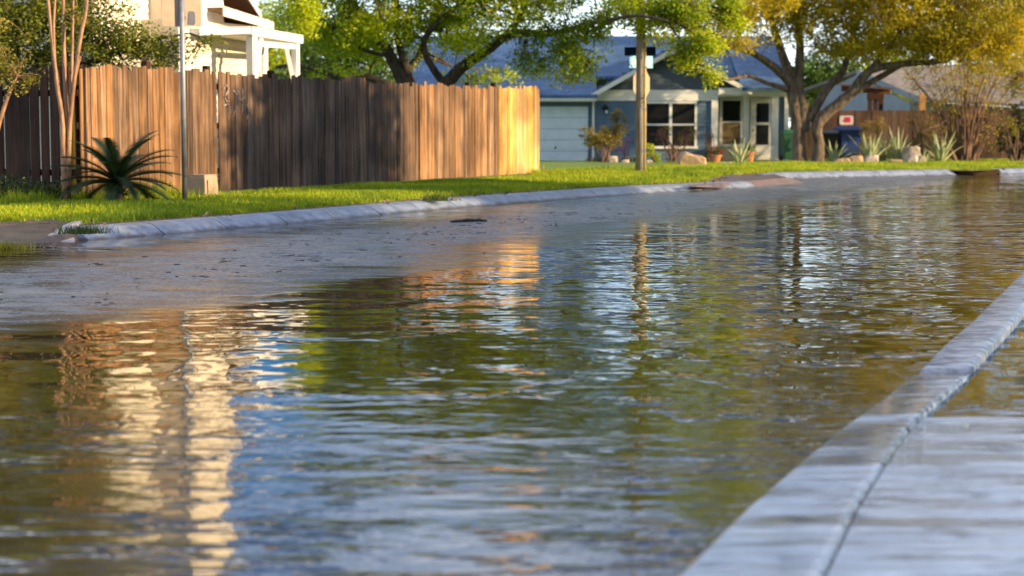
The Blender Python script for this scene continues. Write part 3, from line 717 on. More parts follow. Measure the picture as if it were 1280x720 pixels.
# utility pole
pb = G(800, 217, .16)
root = thing('utility_pole', pb, 'tall round wooden utility pole standing on the lawn before the blue house', 'utility pole')
mb = MB(); mb.tube([pb+V(0, 0, -.1), pb+V(0, 0, 3), pb+V(-.02, 0, 8.2)], [.105, .098, .08], 14); mb.build('pole', M['pole_wood'], root, True)
mb = MB(); mb.tube([pb+V(.095, -.06, -.05), pb+V(.09, -.06, 3.0)], [.028, .028], 8); mb.build('conduit', M['steel_yellow'], root, True)
for z in (.5, 1.4, 2.3): mb = MB(); mb.box(pb+V(.09, -.06, z), (.09, .075, .03)); mb.build('strap', M['steel'], root)
sb = V(P(804, 150, pb.y+.55).x, pb.y+.55, .15)
root = thing('stop_sign', sb, 'octagonal sign seen from behind with name blades above, beside the wooden pole', 'road sign')
zc = P(800, 105, sb.y).z; zt = P(800, 58, sb.y).z
mb = MB(); mb.box((sb.x, sb.y, (zt+.05)/2+.05), (.05, .05, zt+.05)); mb.build('post', M['steel_yellow'], root)
ya = V(math.cos(.95), math.sin(.95), 0); yn = V(-ya.y, ya.x, 0)
oc = V(P(800, 105, sb.y).x, sb.y, zc)
MB().slab([oc+ya*(.37*math.cos(a))+V(0, 0, .37*math.sin(a))-yn*.04 for a in [math.pi/8+k*math.pi/4 for k in range(8)]], yn*.005).build('sign_plate', M['sign_back'], root)
for (pxa, pya, ang, w, h, mat) in ((800, 64, -.4, .72, .19, 'navy'), (801.5, 77.5, .5, .60, .26, 'sky_blue')):
    c = V(P(pxa, pya, sb.y).x, sb.y, P(pxa, pya, sb.y).z); a = V(math.cos(ang), math.sin(ang), 0); n_ = V(-a.y, a.x, 0)
    mb = MB(); mb.slab([c-a*w/2-V(0, 0, h/2), c+a*w/2-V(0, 0, h/2), c+a*w/2+V(0, 0, h/2), c-a*w/2+V(0, 0, h/2)], n_*.004)
    bl = mb.build('street_name_blade', M[mat], root)
    if mat == 'sky_blue':
        mb = MB()
        for k, (u, h0, h1) in enumerate([(-.23, -.07, .08), (-.17, -.06, .05), (-.10, -.05, .07), (.08, -.06, .06), (.12, -.02, .08), (.165, -.07, .02), (.21, -.05, .07)]):
            mb.slab([c+a*u+V(0, 0, h0)-n_*.002, c+a*(u+.028)+V(0, 0, h0)-n_*.002, c+a*(u+.028+.012*(k % 3-1))+V(0, 0, h1)-n_*.002, c+a*(u+.012*(k % 3-1))+V(0, 0, h1)-n_*.002], -n_*.002)
        mb.build('worn_lettering', M['pale_mark'], bl)

# ------------------------------------------------------------------ blue house
HY = 60.0
def X6(px, Y=HY): return P(px, 160, Y).x
def Z6(py, Y=HY): return P(640, py, Y).z
root = thing('blue_house', (X6(800), HY+2, .02), 'single storey slate blue house with white trim and blue shingle roof behind the pole', 'house')
def clap(mb, x0, x1, y, z0, z1, step=.13):
    z = z0
    while z < z1-.01:
        t = min(z+step, z1)
        mb.slab([V(x0, y-.022, z), V(x0, y, t), V(x0, y+.03, t), V(x0, y+.03, z)], (x1-x0, 0, 0)); z = t
mb = MB(); mb.bb(X6(505), X6(896), HY+.04, HY+6, 0, Z6(112)); mb.bb(X6(896), X6(978), HY+1.3, HY+6, 0, Z6(112)); clap(mb, X6(737), X6(896), HY, 0, Z6(126)); mb.build('wall', M['blue_siding'], root)
mb = MB(); clap(mb, X6(972.5), X6(984), HY, 0, Z6(120)); mb.build('wall', M['blue_siding'], root)
mb = MB(); mb.bb(X6(897), X6(972), HY+1.2, HY+1.3, 0, Z6(118)); mb.build('porch_wall', M['porch_wall'], root)
mb = MB(); mb.bb(X6(890), X6(990), HY-.25, HY+1.25, -.05, .05); mb.build('porch_floor', M['concrete'], root)
mb = MB(); mb.bb(X6(897), X6(985), HY+.0, HY+1.25, Z6(118.5), Z6(117)); mb.build('porch_ceiling', M['white'], root)
# garage door with panel grooves
gd = MB(); z0, z1 = .01, Z6(133); x0, x1 = X6(606), X6(735)
hgt_ = (z1-z0)/5
for k in range(5):
    gd.bb(x0, x1, HY-.02, HY+.03, z0+k*hgt_+.006, z0+(k+1)*hgt_-.006)
    for j in range(8):
        xa = x0+(x1-x0)*j/8+.06; xb = x0+(x1-x0)*(j+1)/8-.06
        gd.bb(xa, xb, HY-.032, HY-.019, z0+k*hgt_+.06, z0+(k+1)*hgt_-.06)
o = gd.build('garage_door', M['garage'], root)
mb = MB(); mb.tube([V(X6(693), HY-.04, Z6(186)), V(X6(695.5), HY-.06, Z6(183))], [.02, .02], 6); mb.build('handle', M['black_metal'], o)
# trim
mb = MB()
mb.bb(X6(500), X6(744), HY-.5, HY-.47, Z6(125.5), Z6(119)); mb.bb(X6(500), X6(744), HY-.47, HY+.03, Z6(127), Z6(125.8))
mb.build('fascia', M['white'], root)
mb = MB(); mb.bb(X6(740), X6(897), HY-.05, HY+.03, Z6(126), Z6(112.4)); mb.build('frieze', M['white'], root)
mb = MB(); mb.bb(X6(897), X6(986), HY-.3, HY-.1, Z6(118.5), Z6(110)); mb.bb(X6(897), X6(986), HY-.1, HY+.02, Z6(121), Z6(113)); mb.build('porch_beam', M['white'], root)
for (a, b_) in ((889, 897), (964, 972.5), (980, 985)):
    mb = MB(); mb.bb(X6(a), X6(b_), HY-.08, HY+.1, .0, Z6(120)); mb.bb(X6(a)-.03, X6(b_)+.03, HY-.11, HY+.13, .0, .13); mb.build('column', M['white'], root)
mb = MB(); mb.bb(X6(928.5, HY+.6), X6(935.5, HY+.6), HY+.5, HY+.66, .0, Z6(119)); mb.build('column', M['white'], root)
mb = MB(); mb.tube([V(X6(741.5), HY-.08, .03), V(X6(741.5), HY-.08, Z6(128)), V(X6(743), HY-.42, Z6(122))], [.04, .04, .04], 6); mb.build('downspout', M['white'], root)
# roofs
ez = Z6(119); ry = HY+5.2; rz_ = P(700, 45, ry).z
sl = V(0, 0, -.1)
mb = MB(); mb.slab([V(X6(495), HY-.52, ez), V(X6(746), HY-.52, ez), V(X6(746), ry, rz_), V(X6(495), ry, rz_)], sl)
ez2 = Z6(110)
mb.slab([V(X6(925), HY-.52, ez2), V(X6(992), HY-.52, ez2), V(X6(992), ry, rz_), V(X6(925), ry, rz_)], sl)
yy = HY+1.2; zy = ez+(rz_-ez)*(yy-HY+.52)/(ry-HY+.52)
mb.slab([V(X6(746), yy, zy), V(X6(925), yy, zy), V(X6(925), ry, rz_), V(X6(746), ry, rz_)], sl)
mb.slab([V(X6(495), ry, rz_), V(X6(992), ry, rz_), V(X6(992), ry+6, ez-.2), V(X6(495), ry+6, ez-.2)], sl)
rf = mb.build('roof', M['roof_blue'], root)
mb = MB(); mb.bb(X6(655), X6(658.5), ry-2.3, ry-2.0, rz_-1.6, rz_-.55); mb.build('vent_pipe', M['steel'], rf)
# gable
axp, azp = 838, 61; ap_ = V(X6(axp), 0, Z6(azp)); lf = V(X6(733), 0, Z6(120.5)); rt = V(X6(937), 0, Z6(113))
mb = MB()
for foot in (lf, rt):
    a = V(foot.x, HY-.42, foot.z+.03); t = V(ap_.x, HY-.42, ap_.z+.03)
    mb.slab([a, t, t+V(0, 4.6, 0), a+V(0, 2.0, 0)], (0, 0, -.07))
mb.build('gable_roof', M['roof_blue'], root)
mb = MB()
for foot in (lf, rt):
    a = V(foot.x, HY-.46, foot.z); t = V(ap_.x, HY-.46, ap_.z)
    mb.slab([a, t, t-V(0, 0, .17), a-V(0, 0, .15)], (0, .035, 0))
mb.build('rake_board', M['white'], root)
mb = MB(); z = Z6(112.4)
while z < ap_.z-.1:
    t = min(z+.14, ap_.z-.06)
    f1 = (z-lf.z)/(ap_.z-lf.z); f2 = (z-rt.z)/(ap_.z-rt.z)
    xa = lf.x+(ap_.x-lf.x)*max(0, f1)+.02; xb = rt.x+(ap_.x-rt.x)*max(0, f2)-.02
    mb.slab([V(xa, HY-.04, z), V(xa, HY-.018, t), V(xa, HY+.03, t), V(xa, HY+.03, z)], (xb-xa, 0, 0)); z = t
mb.build('gable_wall', M['gable_siding'], root)
def window(px0, px1, py0, py1, Y, cols, root_, gmat='glass', fr=.075, rail=True, lowmat=None):
    x0, x1, z0, z1 = X6(px0, Y), X6(px1, Y), Z6(py1, Y), Z6(py0, Y)
    m_ = MB()
    m_.bb(x0, x1, Y-.06, Y+.02, z1-fr, z1); m_.bb(x0-.03, x1+.03, Y-.08, Y+.02, z0-.02, z0+fr*.8)
    for k in range(cols+1):
        xc = x0+(x1-x0)*k/cols; w = fr if k in (0, cols) else fr*1.25
        xc += (w/2 if k == 0 else (-w/2 if k == cols else 0)); m_.bb(xc-w/2, xc+w/2, Y-.055, Y+.02, z0+fr*.8, z1-fr)
    if rail: zm = (z0+z1)/2; m_.bb(x0+fr, x1-fr, Y-.045, Y+.02, zm-.028, zm+.028)
    w_ = m_.build('window', M['white'], root_)
    MB().bb(x0+.04, x1-.04, Y-.03, Y-.015, z0+.03, z1-.03).build('pane', M[gmat], w_)
    if lowmat: MB().bb(x0+.05, x1-.05, Y-.034, Y-.031, z0+.03, (z0+z1)/2).build('blind', M[lowmat], w_)
    return w_
window(805, 871, 126.5, 185, HY-.03, 2, root)
window(899, 929, 122, 183, HY+1.2, 1, root, 'glass', .1, True, 'glass_curtain')
Yd = HY+1.2
mb = MB(); mb.bb(X6(938, Yd), X6(964, Yd), Yd-.06, Yd+.01, .02, Z6(123, Yd)); dr = mb.build('door', M['white'], root)
for (a, b_) in ((129, 153), (156, 181)): MB().bb(X6(945, Yd), X6(960.5, Yd), Yd-.068, Yd-.058, Z6(b_, Yd), Z6(a, Yd)).build('pane', M['glass'], dr)
MB().tube([V(X6(941, Yd), Yd-.1, Z6(165, Yd)), V(X6(941, Yd), Yd-.1, Z6(161, Yd))], [.02, .02], 6).build('handle', M['black_metal'], dr)
mb = MB(); q = V(X6(756), HY-.14, Z6(137.5)); mb.tube([q+V(0, .1, .1), q+V(0, 0, .12), q+V(0, -.03, .04)], [.03, .06, .12], 8); mb.box(q+V(0, .11, .05), (.1, .03, .2))
wl = mb.build('wall_lamp', M['black_metal'], root); MB().tube([q+V(.04, -.05, -.02), q+V(.04, -.05, -.1)], [.05, .03], 8).build('lamp_glass', M['pale_mark'], wl)

# ------------------------------------------------------------------ white house upper left
E = V(P(327, 90, 36).x, 36, 0)
def wp(s, o=0.0, z=0.0): q = E+fdir*s+fnor*o; return V(q.x, q.y, z)
def sx_of(px, off=0.0):      # distance along the wall plane for a column
    lo, hi = -14.0, 8.0
    for _ in range(50):
        m_ = (lo+hi)/2; q = wp(m_, off)
        if 640+F*q.x/q.y < px: lo = m_
        else: hi = m_
    return lo
def zz_(px, py, off=0.0): q = wp(sx_of(px, off), off); return P(px, py, q.y).z
root = thing('white_house', wp(-2, -2, .1), 'two storey cream white clapboard house rising behind the left part of the fence', 'house')
mb = MB()
def wclap(mb, s0, s1, z0, z1, off=0.0, step=.15):
    z = z0
    while z < z1-.01:
        t = min(z+step, z1); a = wp(s0, off)
        mb.slab([a+fnor*.022+V(0, 0, z), a+V(0, 0, t), a-fnor*.03+V(0, 0, t), a-fnor*.03+V(0, 0, z)], fdir*(s1-s0)); z = t
s0 = sx_of(226); s1 = 0.0; zlow = zz_(300, 30)
wclap(mb, s0, s1, .1, zlow)
mb.slab([wp(s0, -.03, .1), wp(s1, -.03, .1), wp(s1, -4, .1), wp(s0, -4, .1)], (0, 0, zlow-.1))
mb.build('wall', M['white_siding'], root)
su0, su1 = sx_of(140, -.6), sx_of(282, -.0)
mb = MB(); wclap(mb, sx_of(236, 0), su1, zlow, 7.5); mb.slab([wp(sx_of(236), -.03, zlow), wp(su1, -.03, zlow), wp(su1, -5, zlow), wp(sx_of(236), -5, zlow)], (0, 0, 7.5-zlow)); mb.build('upper_wall', M['white_siding'], root)
mb = MB(); sL = sx_of(120, -.8); sR = sx_of(236, -.8); wclap(mb, sL, sR, .1, 5.6, -.8); mb.slab([wp(sL, -.83, .1), wp(sR+.4, -.83, .1), wp(sR+.4, -5, .1), wp(sL, -5, .1)], (0, 0, 5.5)); mb.build('wing_wall', M['white_siding'], root)
# dark window on the wing
wz0, wz1 = zz_(205, 92, -.75), zz_(205, 60, -.75); wa, wb = sx_of(188, -.75), sx_of(212, -.75)
def wbox(s0, s1, o0, o1, z0, z1, name, mat, par):
    m_ = MB(); m_.slab([wp(s0, o0, z0), wp(s1, o0, z0), wp(s1, o1, z0), wp(s0, o1, z0)], (0, 0, z1-z0)); return m_.build(name, M[mat], par)
w_ = wbox(wa-.08, wb+.08, -.8, -.75, wz0-.1, wz1+.1, 'window', 'white', root); wbox(wa, wb, -.76, -.735, wz0, wz1, 'pane', 'glass', w_)
# flat door outline and corner board
wbox(sx_of(246), sx_of(252), 0, .035, .1, zz_(250, 58), 'trim_board', 'white_siding', root)
wbox(-.02, .16, -.1, .05, .1, zlow, 'corner_board', 'white', root)
# upper roofs
def wslab(pts, th, name, mat, par=root, vec=None): m_ = MB(); m_.slab(pts, vec or (0, 0, -th)); return m_.build(name, M[mat], par)
ztop = 7.5; smid = (sx_of(236)+su1)/2
wslab([wp(sx_of(232), .35, ztop-.1), wp(smid, .35, ztop+.75), wp(smid, -5.2, ztop+.75), wp(sx_of(232), -5.2, ztop-.1)], .1, 'upper_roof', 'roof_grey')
wslab([wp(su1+.45, .35, ztop-.25), wp(smid, .35, ztop+.75), wp(smid, -5.2, ztop+.75), wp(su1+.45, -5.2, ztop-.25)], .1, 'upper_roof', 'roof_grey')
wslab([wp(sL-.2, -.5, 5.5), wp(sR+.1, -.5, 5.5), wp(sR+.1, -5, 6.5), wp(sL-.2, -5, 6.5)], .1, 'wing_roof', 'roof_grey')
# mid roof: rake running down to the right with dark soffit
za, zb_ = zz_(279, 9, .3), zz_(341, 29, .3); sa, sb_ = sx_of(279, .3), sx_of(341, .3)
wslab([wp(sa, .3, za), wp(sb_, .3, zb_), wp(sb_, -3, zb_), wp(sa, -3, za)], .05, 'mid_roof', 'roof_brown')
wslab([wp(sa, .34, za+.02), wp(sb_, .34, zb_+.02), wp(sb_, .34, zb_-.12), wp(sa, .34, za-.16)], 0, 'rake_board', 'white_siding', vec=fnor*.03)
wslab([wp(su1+.02, -.3, zlow), wp(sb_-.3, -.3, zlow), wp(sb_-.3, -.3, zb_-.02), wp(su1+.02, -.3, za-.1)], 0, 'gable_wall', 'roof_brown', vec=-fnor*.1)
zc_, zd_ = zz_(300, -12, .2), zz_(326, 18, .2); sc_, sd_ = sx_of(300, .2), sx_of(326, .2)
wslab([wp(sc_-.9, .2, zc_+.9), wp(sd_, .2, zd_), wp(sd_, -3, zd_), wp(sc_-.9, -3, zc_+.9)], .06, 'steep_roof', 'roof_brown')
wslab([wp(sc_-.9, .24, zc_+.92), wp(sd_, .24, zd_+.02), wp(sd_, .24, zd_-.09), wp(sc_-.9, .24, zc_+.78)], 0, 'rake_board', 'white', vec=fnor*.03)
# porch: flat roof, two posts, braces
po = .9
sC, sD = sx_of(318, po), sx_of(381, po); zC, zD = zz_(318, 33, po), zz_(381, 44, po)
sW = sx_of(240, 0)
wslab([wp(sC, po, zC), wp(sD, po, zD), wp(sD, -.6, zD), wp(sC-.15, -.6, zC)], .16, 'porch_roof', 'white')
wslab([wp(sC, po-.02, zC-.0), wp(sC, -.1, zC-.0), wp(sW, .02, zC-.05), wp(sW, .22, zC-.05), ], .13, 'porch_roof', 'white')
zs = zC-.17
wbox(sC+.04, sC+.2, po-.16, po-.02, .1, zs, 'porch_post', 'white', root)
wbox(sD-.22, sD-.1, po-.14, po-.02, .1, zD-.17, 'porch_post', 'white', root)
def wbar(s0, z0, s1, z1, o, r, name): m_ = MB(); a, b_ = wp(s0, o, z0), wp(s1, o, z1); m_.tube([a, b_], [r, r], 4); m_.build(name, M['white'], root)
wbar(sC+.2, zs-.85, sC+.42, zs-.03, po-.08, .05, 'brace'); wbar(sD-.2, zD-1.0, sD-.52, zD-.2, po-.08, .05, 'brace')
wbox(sC+.2, sD-.2, po-.12, po-.05, zD-.27, zD-.17, 'porch_beam', 'white', root)

# ------------------------------------------------------------------ right-hand house and pergola
root = thing('grey_house', P(1180, 205, 76), 'pale grey house with a brown grey roof beyond the brown fence at right', 'house')
def PP(a, b_, c): return P(a, b_, c)
R0 = PP(1070, 88, 76); R1 = PP(1330, 72, 82); E0 = PP(1150, 123, 72); E1 = PP(1420, 138, 70)
MB().slab([R0, E0, E1, R1], (0, 0, -.12)).build('roof', M['roof_grey'], root)
L0 = PP(1000, 112, 79); MB().slab([R0+V(.0, .02, 0), L0, L0+V(3, 6, 0), R1+V(0, .02, 0)], (0, 0, -.12)).build('roof', M['roof_grey'], root)
MB().slab([R0+V(0, -.05, .03), E0+V(0, -.05, .03), E0+V(0, -.05, -.22), R0+V(0, -.05, -.22)], (0, -.05, 0)).build('rake_board', M['grey_siding'], root)
g0 = V(L0.x+.6, 79, 0); g1 = V(E0.x-.3, 72.4, 0)
MB().slab([V(g0.x, 78, 0), V(g1.x, 72.4, 0), V(g1.x, 72.4, E0.z-.2), V(R0.x, 76, R0.z-.2), V(g0.x, 78, L0.z-.2)], (.1, .12, 0)).build('gable_wall', M['grey_siding'], root)
MB().slab([V(g1.x, 72.5, 0), V(E1.x-.4, 70.6, 0), V(E1.x-.4, 70.6, E1.z-.1), V(g1.x, 72.5, E0.z-.1)], (.1, .2, 0)).build('wall', M['grey_siding'], root)
root = thing('pergola', P(1095, 200, 66.5), 'dark timber pergola with a red brown beam beyond the brown fence', 'pergola')
a = P(1052, 107, 66.5); c = P(1113, 112, 66.2)
MB().slab([a, c, c-V(0, 0, .17), a-V(0, 0, .2)], (0, .12, 0)).build('beam', M['redbrown'], root)
MB().slab([a+V(0, -.2, .05), c+V(.1, -.2, .05), c+V(.1, 1.5, .1), a+V(0, 1.5, .1)], (0, 0, -.04)).build('roof_sheet', M['redbrown'], root)
for px in (1087.5, 1094.5, 1101):
    q = P(px, 130, 66.3+.2*(px-1087)/14); MB().bb(q.x-.07, q.x+.07, q.y-.07, q.y+.07, 0, a.z-.25).build('post', M['wood_dark'], root)
MB().bb(P(1085, 120, 66.3).x, P(1104, 120, 66.3).x, 66.2, 66.5, a.z-.5, a.z-.3).build('bracket', M['wood_dark'], root)
q = P(1152.5, 125, 66)
mb = MB(); mb.bb(q.x-.11, q.x+.11, 65.9, 66.12, 0, P(1152, 121, 66).z); mb.slab([V(q.x-.13, 65.88, P(1152, 121, 66).z), V(q.x+.13, 65.88, P(1152, 121, 66).z), V(q.x+.06, 65.95, P(1152, 117, 66).z), V(q.x-.06, 65.95, P(1152, 117, 66).z)], (0, .2, 0))
tag(mb.build('timber_post', M['post_orange']), 'orange lit timber post rising above the brown fence at right', 'post')

# ------------------------------------------------------------------ bins
def bin_(px, py, Y, w, h, mat, label, yaw=.1):
    b0 = P(px, py, Y); b0.z = lawn_z(b0.x, Y)
    root = thing('wheelie_bin', b0, label, 'bin', 'wheelie bins by the brown fence')
    a = V(math.cos(yaw), math.sin(yaw), 0); n_ = V(-a.y, a.x, 0); vs = []
    for z, k in ((.06, .74), (h*.86, 1.0)):
        for s1_, s2 in ((-1, -1), (1, -1), (1, 1), (-1, 1)): vs.append(b0+a*(s1_*w/2*k)+n_*(s2*w*.55*k)+V(0, 0, z))
    MB().add(vs, [(0, 1, 5, 4), (1, 2, 6, 5), (2, 3, 7, 6), (3, 0, 4, 7), (3, 2, 1, 0), (4, 5, 6, 7)]).build('body', mat, root)
    c = b0+V(0, 0, h*.86); vs = []
    for z, k in ((.0, 1.08), (.04, 1.08), (h*.14, .8)):
        for s1_, s2 in ((-1, -1), (1, -1), (1, 1), (-1, 1)): vs.append(c+a*(s1_*w/2*k)+n_*(s2*w*.57*k)+V(0, 0, z))
    MB().add(vs, [(0, 1, 5, 4), (1, 2, 6, 5), (2, 3, 7, 6), (3, 0, 4, 7), (4, 5, 9, 8), (5, 6, 10, 9), (6, 7, 11, 10), (7, 4, 8, 11), (8, 9, 10, 11), (3, 2, 1, 0)]).build('lid', mat, root)
    for s1_ in (-1, 1):
        q = b0+a*(s1_*w*.42)+n_*(w*.45)+V(0, 0, .1); MB().tube([q-a*.03, q+a*.03], [.1, .1], 12).build('wheel', M['black_metal'], root)
    q = c+n_*(w*.62)+V(0, 0, .03); MB().tube([q-a*w*.4, q+a*w*.4], [.018, .018], 6).build('handle', mat, root)
bin_(986.5, 203, 59.0, .52, 1.0, M['bin_green'], 'green wheelie bin between the porch and the big oak trunk')
bin_(1059, 197, 61.8, .74, 1.12, M['bin_blue'], 'blue wheelie bin below the fence sign, right of the black bin', .15)
bin_(1035, 197, 61.9, .70, .98, M['bin_black'], 'black wheelie bin between the oak trunk and the blue bin', -.1)

# ------------------------------------------------------------------ yard rocks, pots, plants
def rk_(px, py, Y, r, mat, label, seed, group=None):
    b0 = P(px, py, Y); z = lawn_z(b0.x, Y)
    o = MB().rock((b0.x, Y, z+r[2]*.42), r, seed, 3).build('boulder' if r[0] > .3 else 'stone', mat, None, False)
    tag(o, label, 'rock', group)
q = P(865, 200, 48.5); z = lawn_z(q.x, 48.5)
mb = MB()
pr = [(-.36, 0), (-.38, .18), (-.31, .36), (-.2, .42), (.0, .36), (.22, .30), (.36, .24), (.38, .06), (.33, 0)]
vs = []
for yo, k in ((-.26, .86), (-.12, 1.0), (.12, .98), (.28, .8)):
    for i, (a, b_) in enumerate(pr): vs.append(V(q.x+a*k+random.uniform(-.02, .02), 48.5+yo+random.uniform(-.03, .03), z-.03+b_*k*1.0+random.uniform(-.015, .015)))
n_ = len(pr); fs = []
for j in range(3):
    for i in range(n_): fs.append((j*n_+i, j*n_+(i+1) % n_, (j+1)*n_+(i+1) % n_, (j+1)*n_+i))
fs += [tuple(range(n_-1, -1, -1)), tuple(3*n_+i for i in range(n_))]
tag(mb.add(vs, fs).build('boulder', M['rock_tan']), 'large angular tan boulder on the lawn below the double window', 'rock')
rk_(1048, 204, 55, (.20, .18, .12), M['rock_tan'], 'small tan rock left in the row below the blue bin', 1, 'rocks in the spiky plant bed')
rk_(1056, 205, 55, (.19, .16, .14), M['rock_tan'], 'middle tan rock of the row below the blue bin', 2, 'rocks in the spiky plant bed')
rk_(1070, 204, 55.2, (.24, .2, .2), M['rock_tan'], 'rounded tan rock right in the row below the blue bin', 3, 'rocks in the spiky plant bed')
rk_(1089, 206, 54, (.26, .2, .22), M['rock_pale'], 'cream rock at the foot of the tallest left spiky plant', 4, 'rocks in the spiky plant bed')
rk_(1138, 203, 56, (.30, .26, .42), M['rock_pale'], 'large pale speckled rock standing among the spiky plants', 5, 'rocks in the spiky plant bed')
rk_(1140, 206, 54, (.2, .16, .2), M['rock_pale'], 'low cream rock in front of the large speckled rock', 6, 'rocks in the spiky plant bed')
rk_(1152, 205, 54.5, (.12, .1, .16), M['rock_pale'], 'small cream stone just right of the large speckled rock', 7, 'rocks in the spiky plant bed')
rk_(1120, 205, 54.5, (.24, .12, .1), M['rock_tan'], 'flat tan stone between the pale rocks', 8, 'rocks in the spiky plant bed')
rk_(766, 205, 57, (.18, .12, .16), M['rock_pale'], 'white stone at the foot of the golden bush by the garage', 9, 'white stones along the house bed')
rk_(782, 205, 56.5, (.14, .1, .08), M['rock_pale'], 'flat white stone left of the utility pole', 10, 'white stones along the house bed')
rk_(811, 206, 56, (.13, .1, .08), M['rock_pale'], 'flat white stone right of the utility pole', 11, 'white stones along the house bed')
rk_(902, 208, 52, (.15, .1, .06), M['rock_pale'], 'low pale stone in front of the red flower pot', 12, 'white stones along the house bed')
rk_(912, 207, 52, (.11, .09, .06), M['rock_pale'], 'small pale stone beside the porch spiky plant', 13, 'white stones along the house bed')
def pot(px, Y, r, h, mat, label, flowers=None):
    q = P(px, 200, Y); z = lawn_z(q.x, Y)
    root = thing('flower_pot', (q.x, Y, z), label, 'flower pot')
    MB().tube([V(q.x, Y, z), V(q.x, Y, z+h*.85), V(q.x, Y, z+h*.86), V(q.x, Y, z+h)], [r*.7, r, r*1.12, r*1.12], 16).build('pot', mat, root, False)
    c = sample_blob((q.x, Y, z+h+.1, r*1.3, r*1.2, .16, 30), 30, thr=-9)
    v, f = leaf_cloud(c, 14, .08, .05); mk('foliage', v, f, M['lf_green'], root)
    if flowers:
        v, f = leaf_cloud(c[:18], 10, .07, .055, 0, .9); mk('blossom', v, f, flowers, root)
pot(893.5, 56, .2, .24, M['terracotta'], 'dark pot of red flowers at the foot of the white porch column', M['petal_red'])
pot(936, 58, .18, .32, M['terracotta'], 'orange terracotta pot below the porch door, right of a spiky plant')
def agave(px, py, Y, R, nbl, label, spread=.9, seed=0, wd=.055):
    rr_ = random.Random(seed); q = P(px, py, Y); z0 = lawn_z(q.x, Y)-.02; mb = MB()
    for k in range(nbl):
        an = k*2.399+rr_.uniform(-.2, .2); tilt = (.12+spread*(k/nbl)**.9)*rr_.uniform(.85, 1.1); L_ = R*1.22*rr_.uniform(.8, 1.08)
        d = V(math.cos(an), math.sin(an), 0); sd = V(-d.y, d.x, 0); vs = []; ns = 7
        for i in range(ns+1):
            t = i/ns; th = tilt*(1+.25*t*t*(1 if k > nbl*.4 else .2)); p = V(q.x, Y, z0)+d*(.05+L_*t*math.sin(th))+V(0, 0, L_*t*math.cos(th))
            w = wd*(.75+.6*math.sin(math.pi*min(1, t*1.35)*.75))*(1-t**2.2)+.002; nrm_ = d*-math.cos(th)+V(0, 0, math.sin(th))
            vs += [p-sd*w+nrm_*w*.45, p, p+sd*w+nrm_*w*.45, p-nrm_*.014*(1-t)]
        fs = []
        for i in range(ns):
            b_ = i*4
            fs += [(b_, b_+1, b_+5, b_+4), (b_+1, b_+2, b_+6, b_+5), (b_+2, b_+3, b_+7, b_+6), (b_+3, b_, b_+4, b_+7)]
        mb.add(vs, fs)
    tag(mb.build('agave', M['agave'], None, False, (q.x, Y, z0)), label, 'agave', 'spiky agaves in the yards')
agave(924, 206, 52, .66, 15, 'spiky agave on its own in front of the porch window', .75, 1, .045)
agave(1042, 204, 56.5, .62, 14, 'small spiky agave in front of the black bin', .8, 2, .045)
agave(1087, 205, 56, .85, 18, 'large pale spiky agave just right of the blue bin', .7, 3)
agave(1102, 205, 56.8, .70, 14, 'upright spiky agave third from the oak trunk', .45, 4, .045)
agave(1121, 205, 56.4, .92, 18, 'tallest spiky agave, beside the large speckled rock', .7, 5)
agave(1153, 206, 56, .42, 10, 'smallest spiky agave, right of the large speckled rock', .6, 6, .035)
agave(1176, 205, 56.3, .86, 16, 'wide spiky agave rightmost, against the bare twiggy bush', .75, 7)

def ws(px, py, Y): return P(px, py, Y)
def lb(path, rs): return ([ws(*p) for p in path], rs)
# bushes
def bush(name, label, px, Y, blobs, lmat, stems, smat=None, per=18, crad=.12, size=.05, group=None, stemn=5, sr=.02, top=None, thr=-.35, lump=2.5, spread=.35, cat='shrub', nsec=14, tw=.4):
    q = P(px, 200, Y); z = lawn_z(q.x, Y); limbs = []
    bl = []
    for (bpx, bpy_, rx, rz__, n) in blobs:
        c = P(bpx, bpy_, Y); bl.append((c.x, Y, c.z, rx, rx*.8, rz__, n))
    for k in range(stems):
        b_ = bl[k % len(bl)]; a = random.uniform(0, 6.28)
        tgt = V(b_[0]+math.cos(a)*b_[3]*.5, Y+math.sin(a)*b_[4]*.5, b_[2]+b_[5]*random.uniform(.1, .7))
        s_ = V(q.x+random.uniform(-.12, .12), Y+random.uniform(-.1, .1), z-.03)
        limbs.append(([s_, s_.lerp(tgt, .45)+V(random.uniform(-.06, .06), 0, .05), tgt], [sr, sr*.7, sr*.3]))
    return tree(name, label, (q.x, Y, z), limbs, bl, lmat, smat or M['twig'], size, per, crad, nsec, tw, .1, group, cat, thr, seg=6, lump=lump, secr=sr*.5, stemname='stems')
bush('shrub', 'golden green bushy shrub in front of the garage door edge', 755, 57, [(745, 168, .5, .42, 70), (768, 160, .42, .48, 60), (755, 178, .6, .28, 50), (773, 146, .22, .28, 16)], M['lf_gold'], 10, group=None, per=30, size=.055)
bush('shrub', 'low dark green shrub under the golden bush', 744, 57.6, [(744, 201, .35, .14, 26)], M['lf_dark'], 3, per=22)
bush('shrub', 'low dark green shrub left of the utility pole base', 785, 57.8, [(786, 200, .3, .15, 22)], M['lf_dark'], 3, per=22)
bush('flowering_plant', 'thin plant with magenta blooms between the golden bush and the pole', 779, 58.5, [(779, 186, .22, .16, 14), (785, 176, .15, .12, 6)], M['petal'], 5, per=7, size=.05)
bush('shrub', 'leafy bright green plant at the right of the utility pole base', 817, 57, [(814, 192, .16, .2, 12), (821, 198, .2, .14, 10), (810, 182, .2, .08, 7)], M['lf_elm'], 4, per=18, size=.07)
bush('shrub', 'reddish stemmed shrub below the double window', 838, 58, [(828, 170, .3, .26, 30), (842, 186, .36, .3, 34), (860, 172, .34, .26, 30)], M['lf_red'], 14, per=9, size=.045)
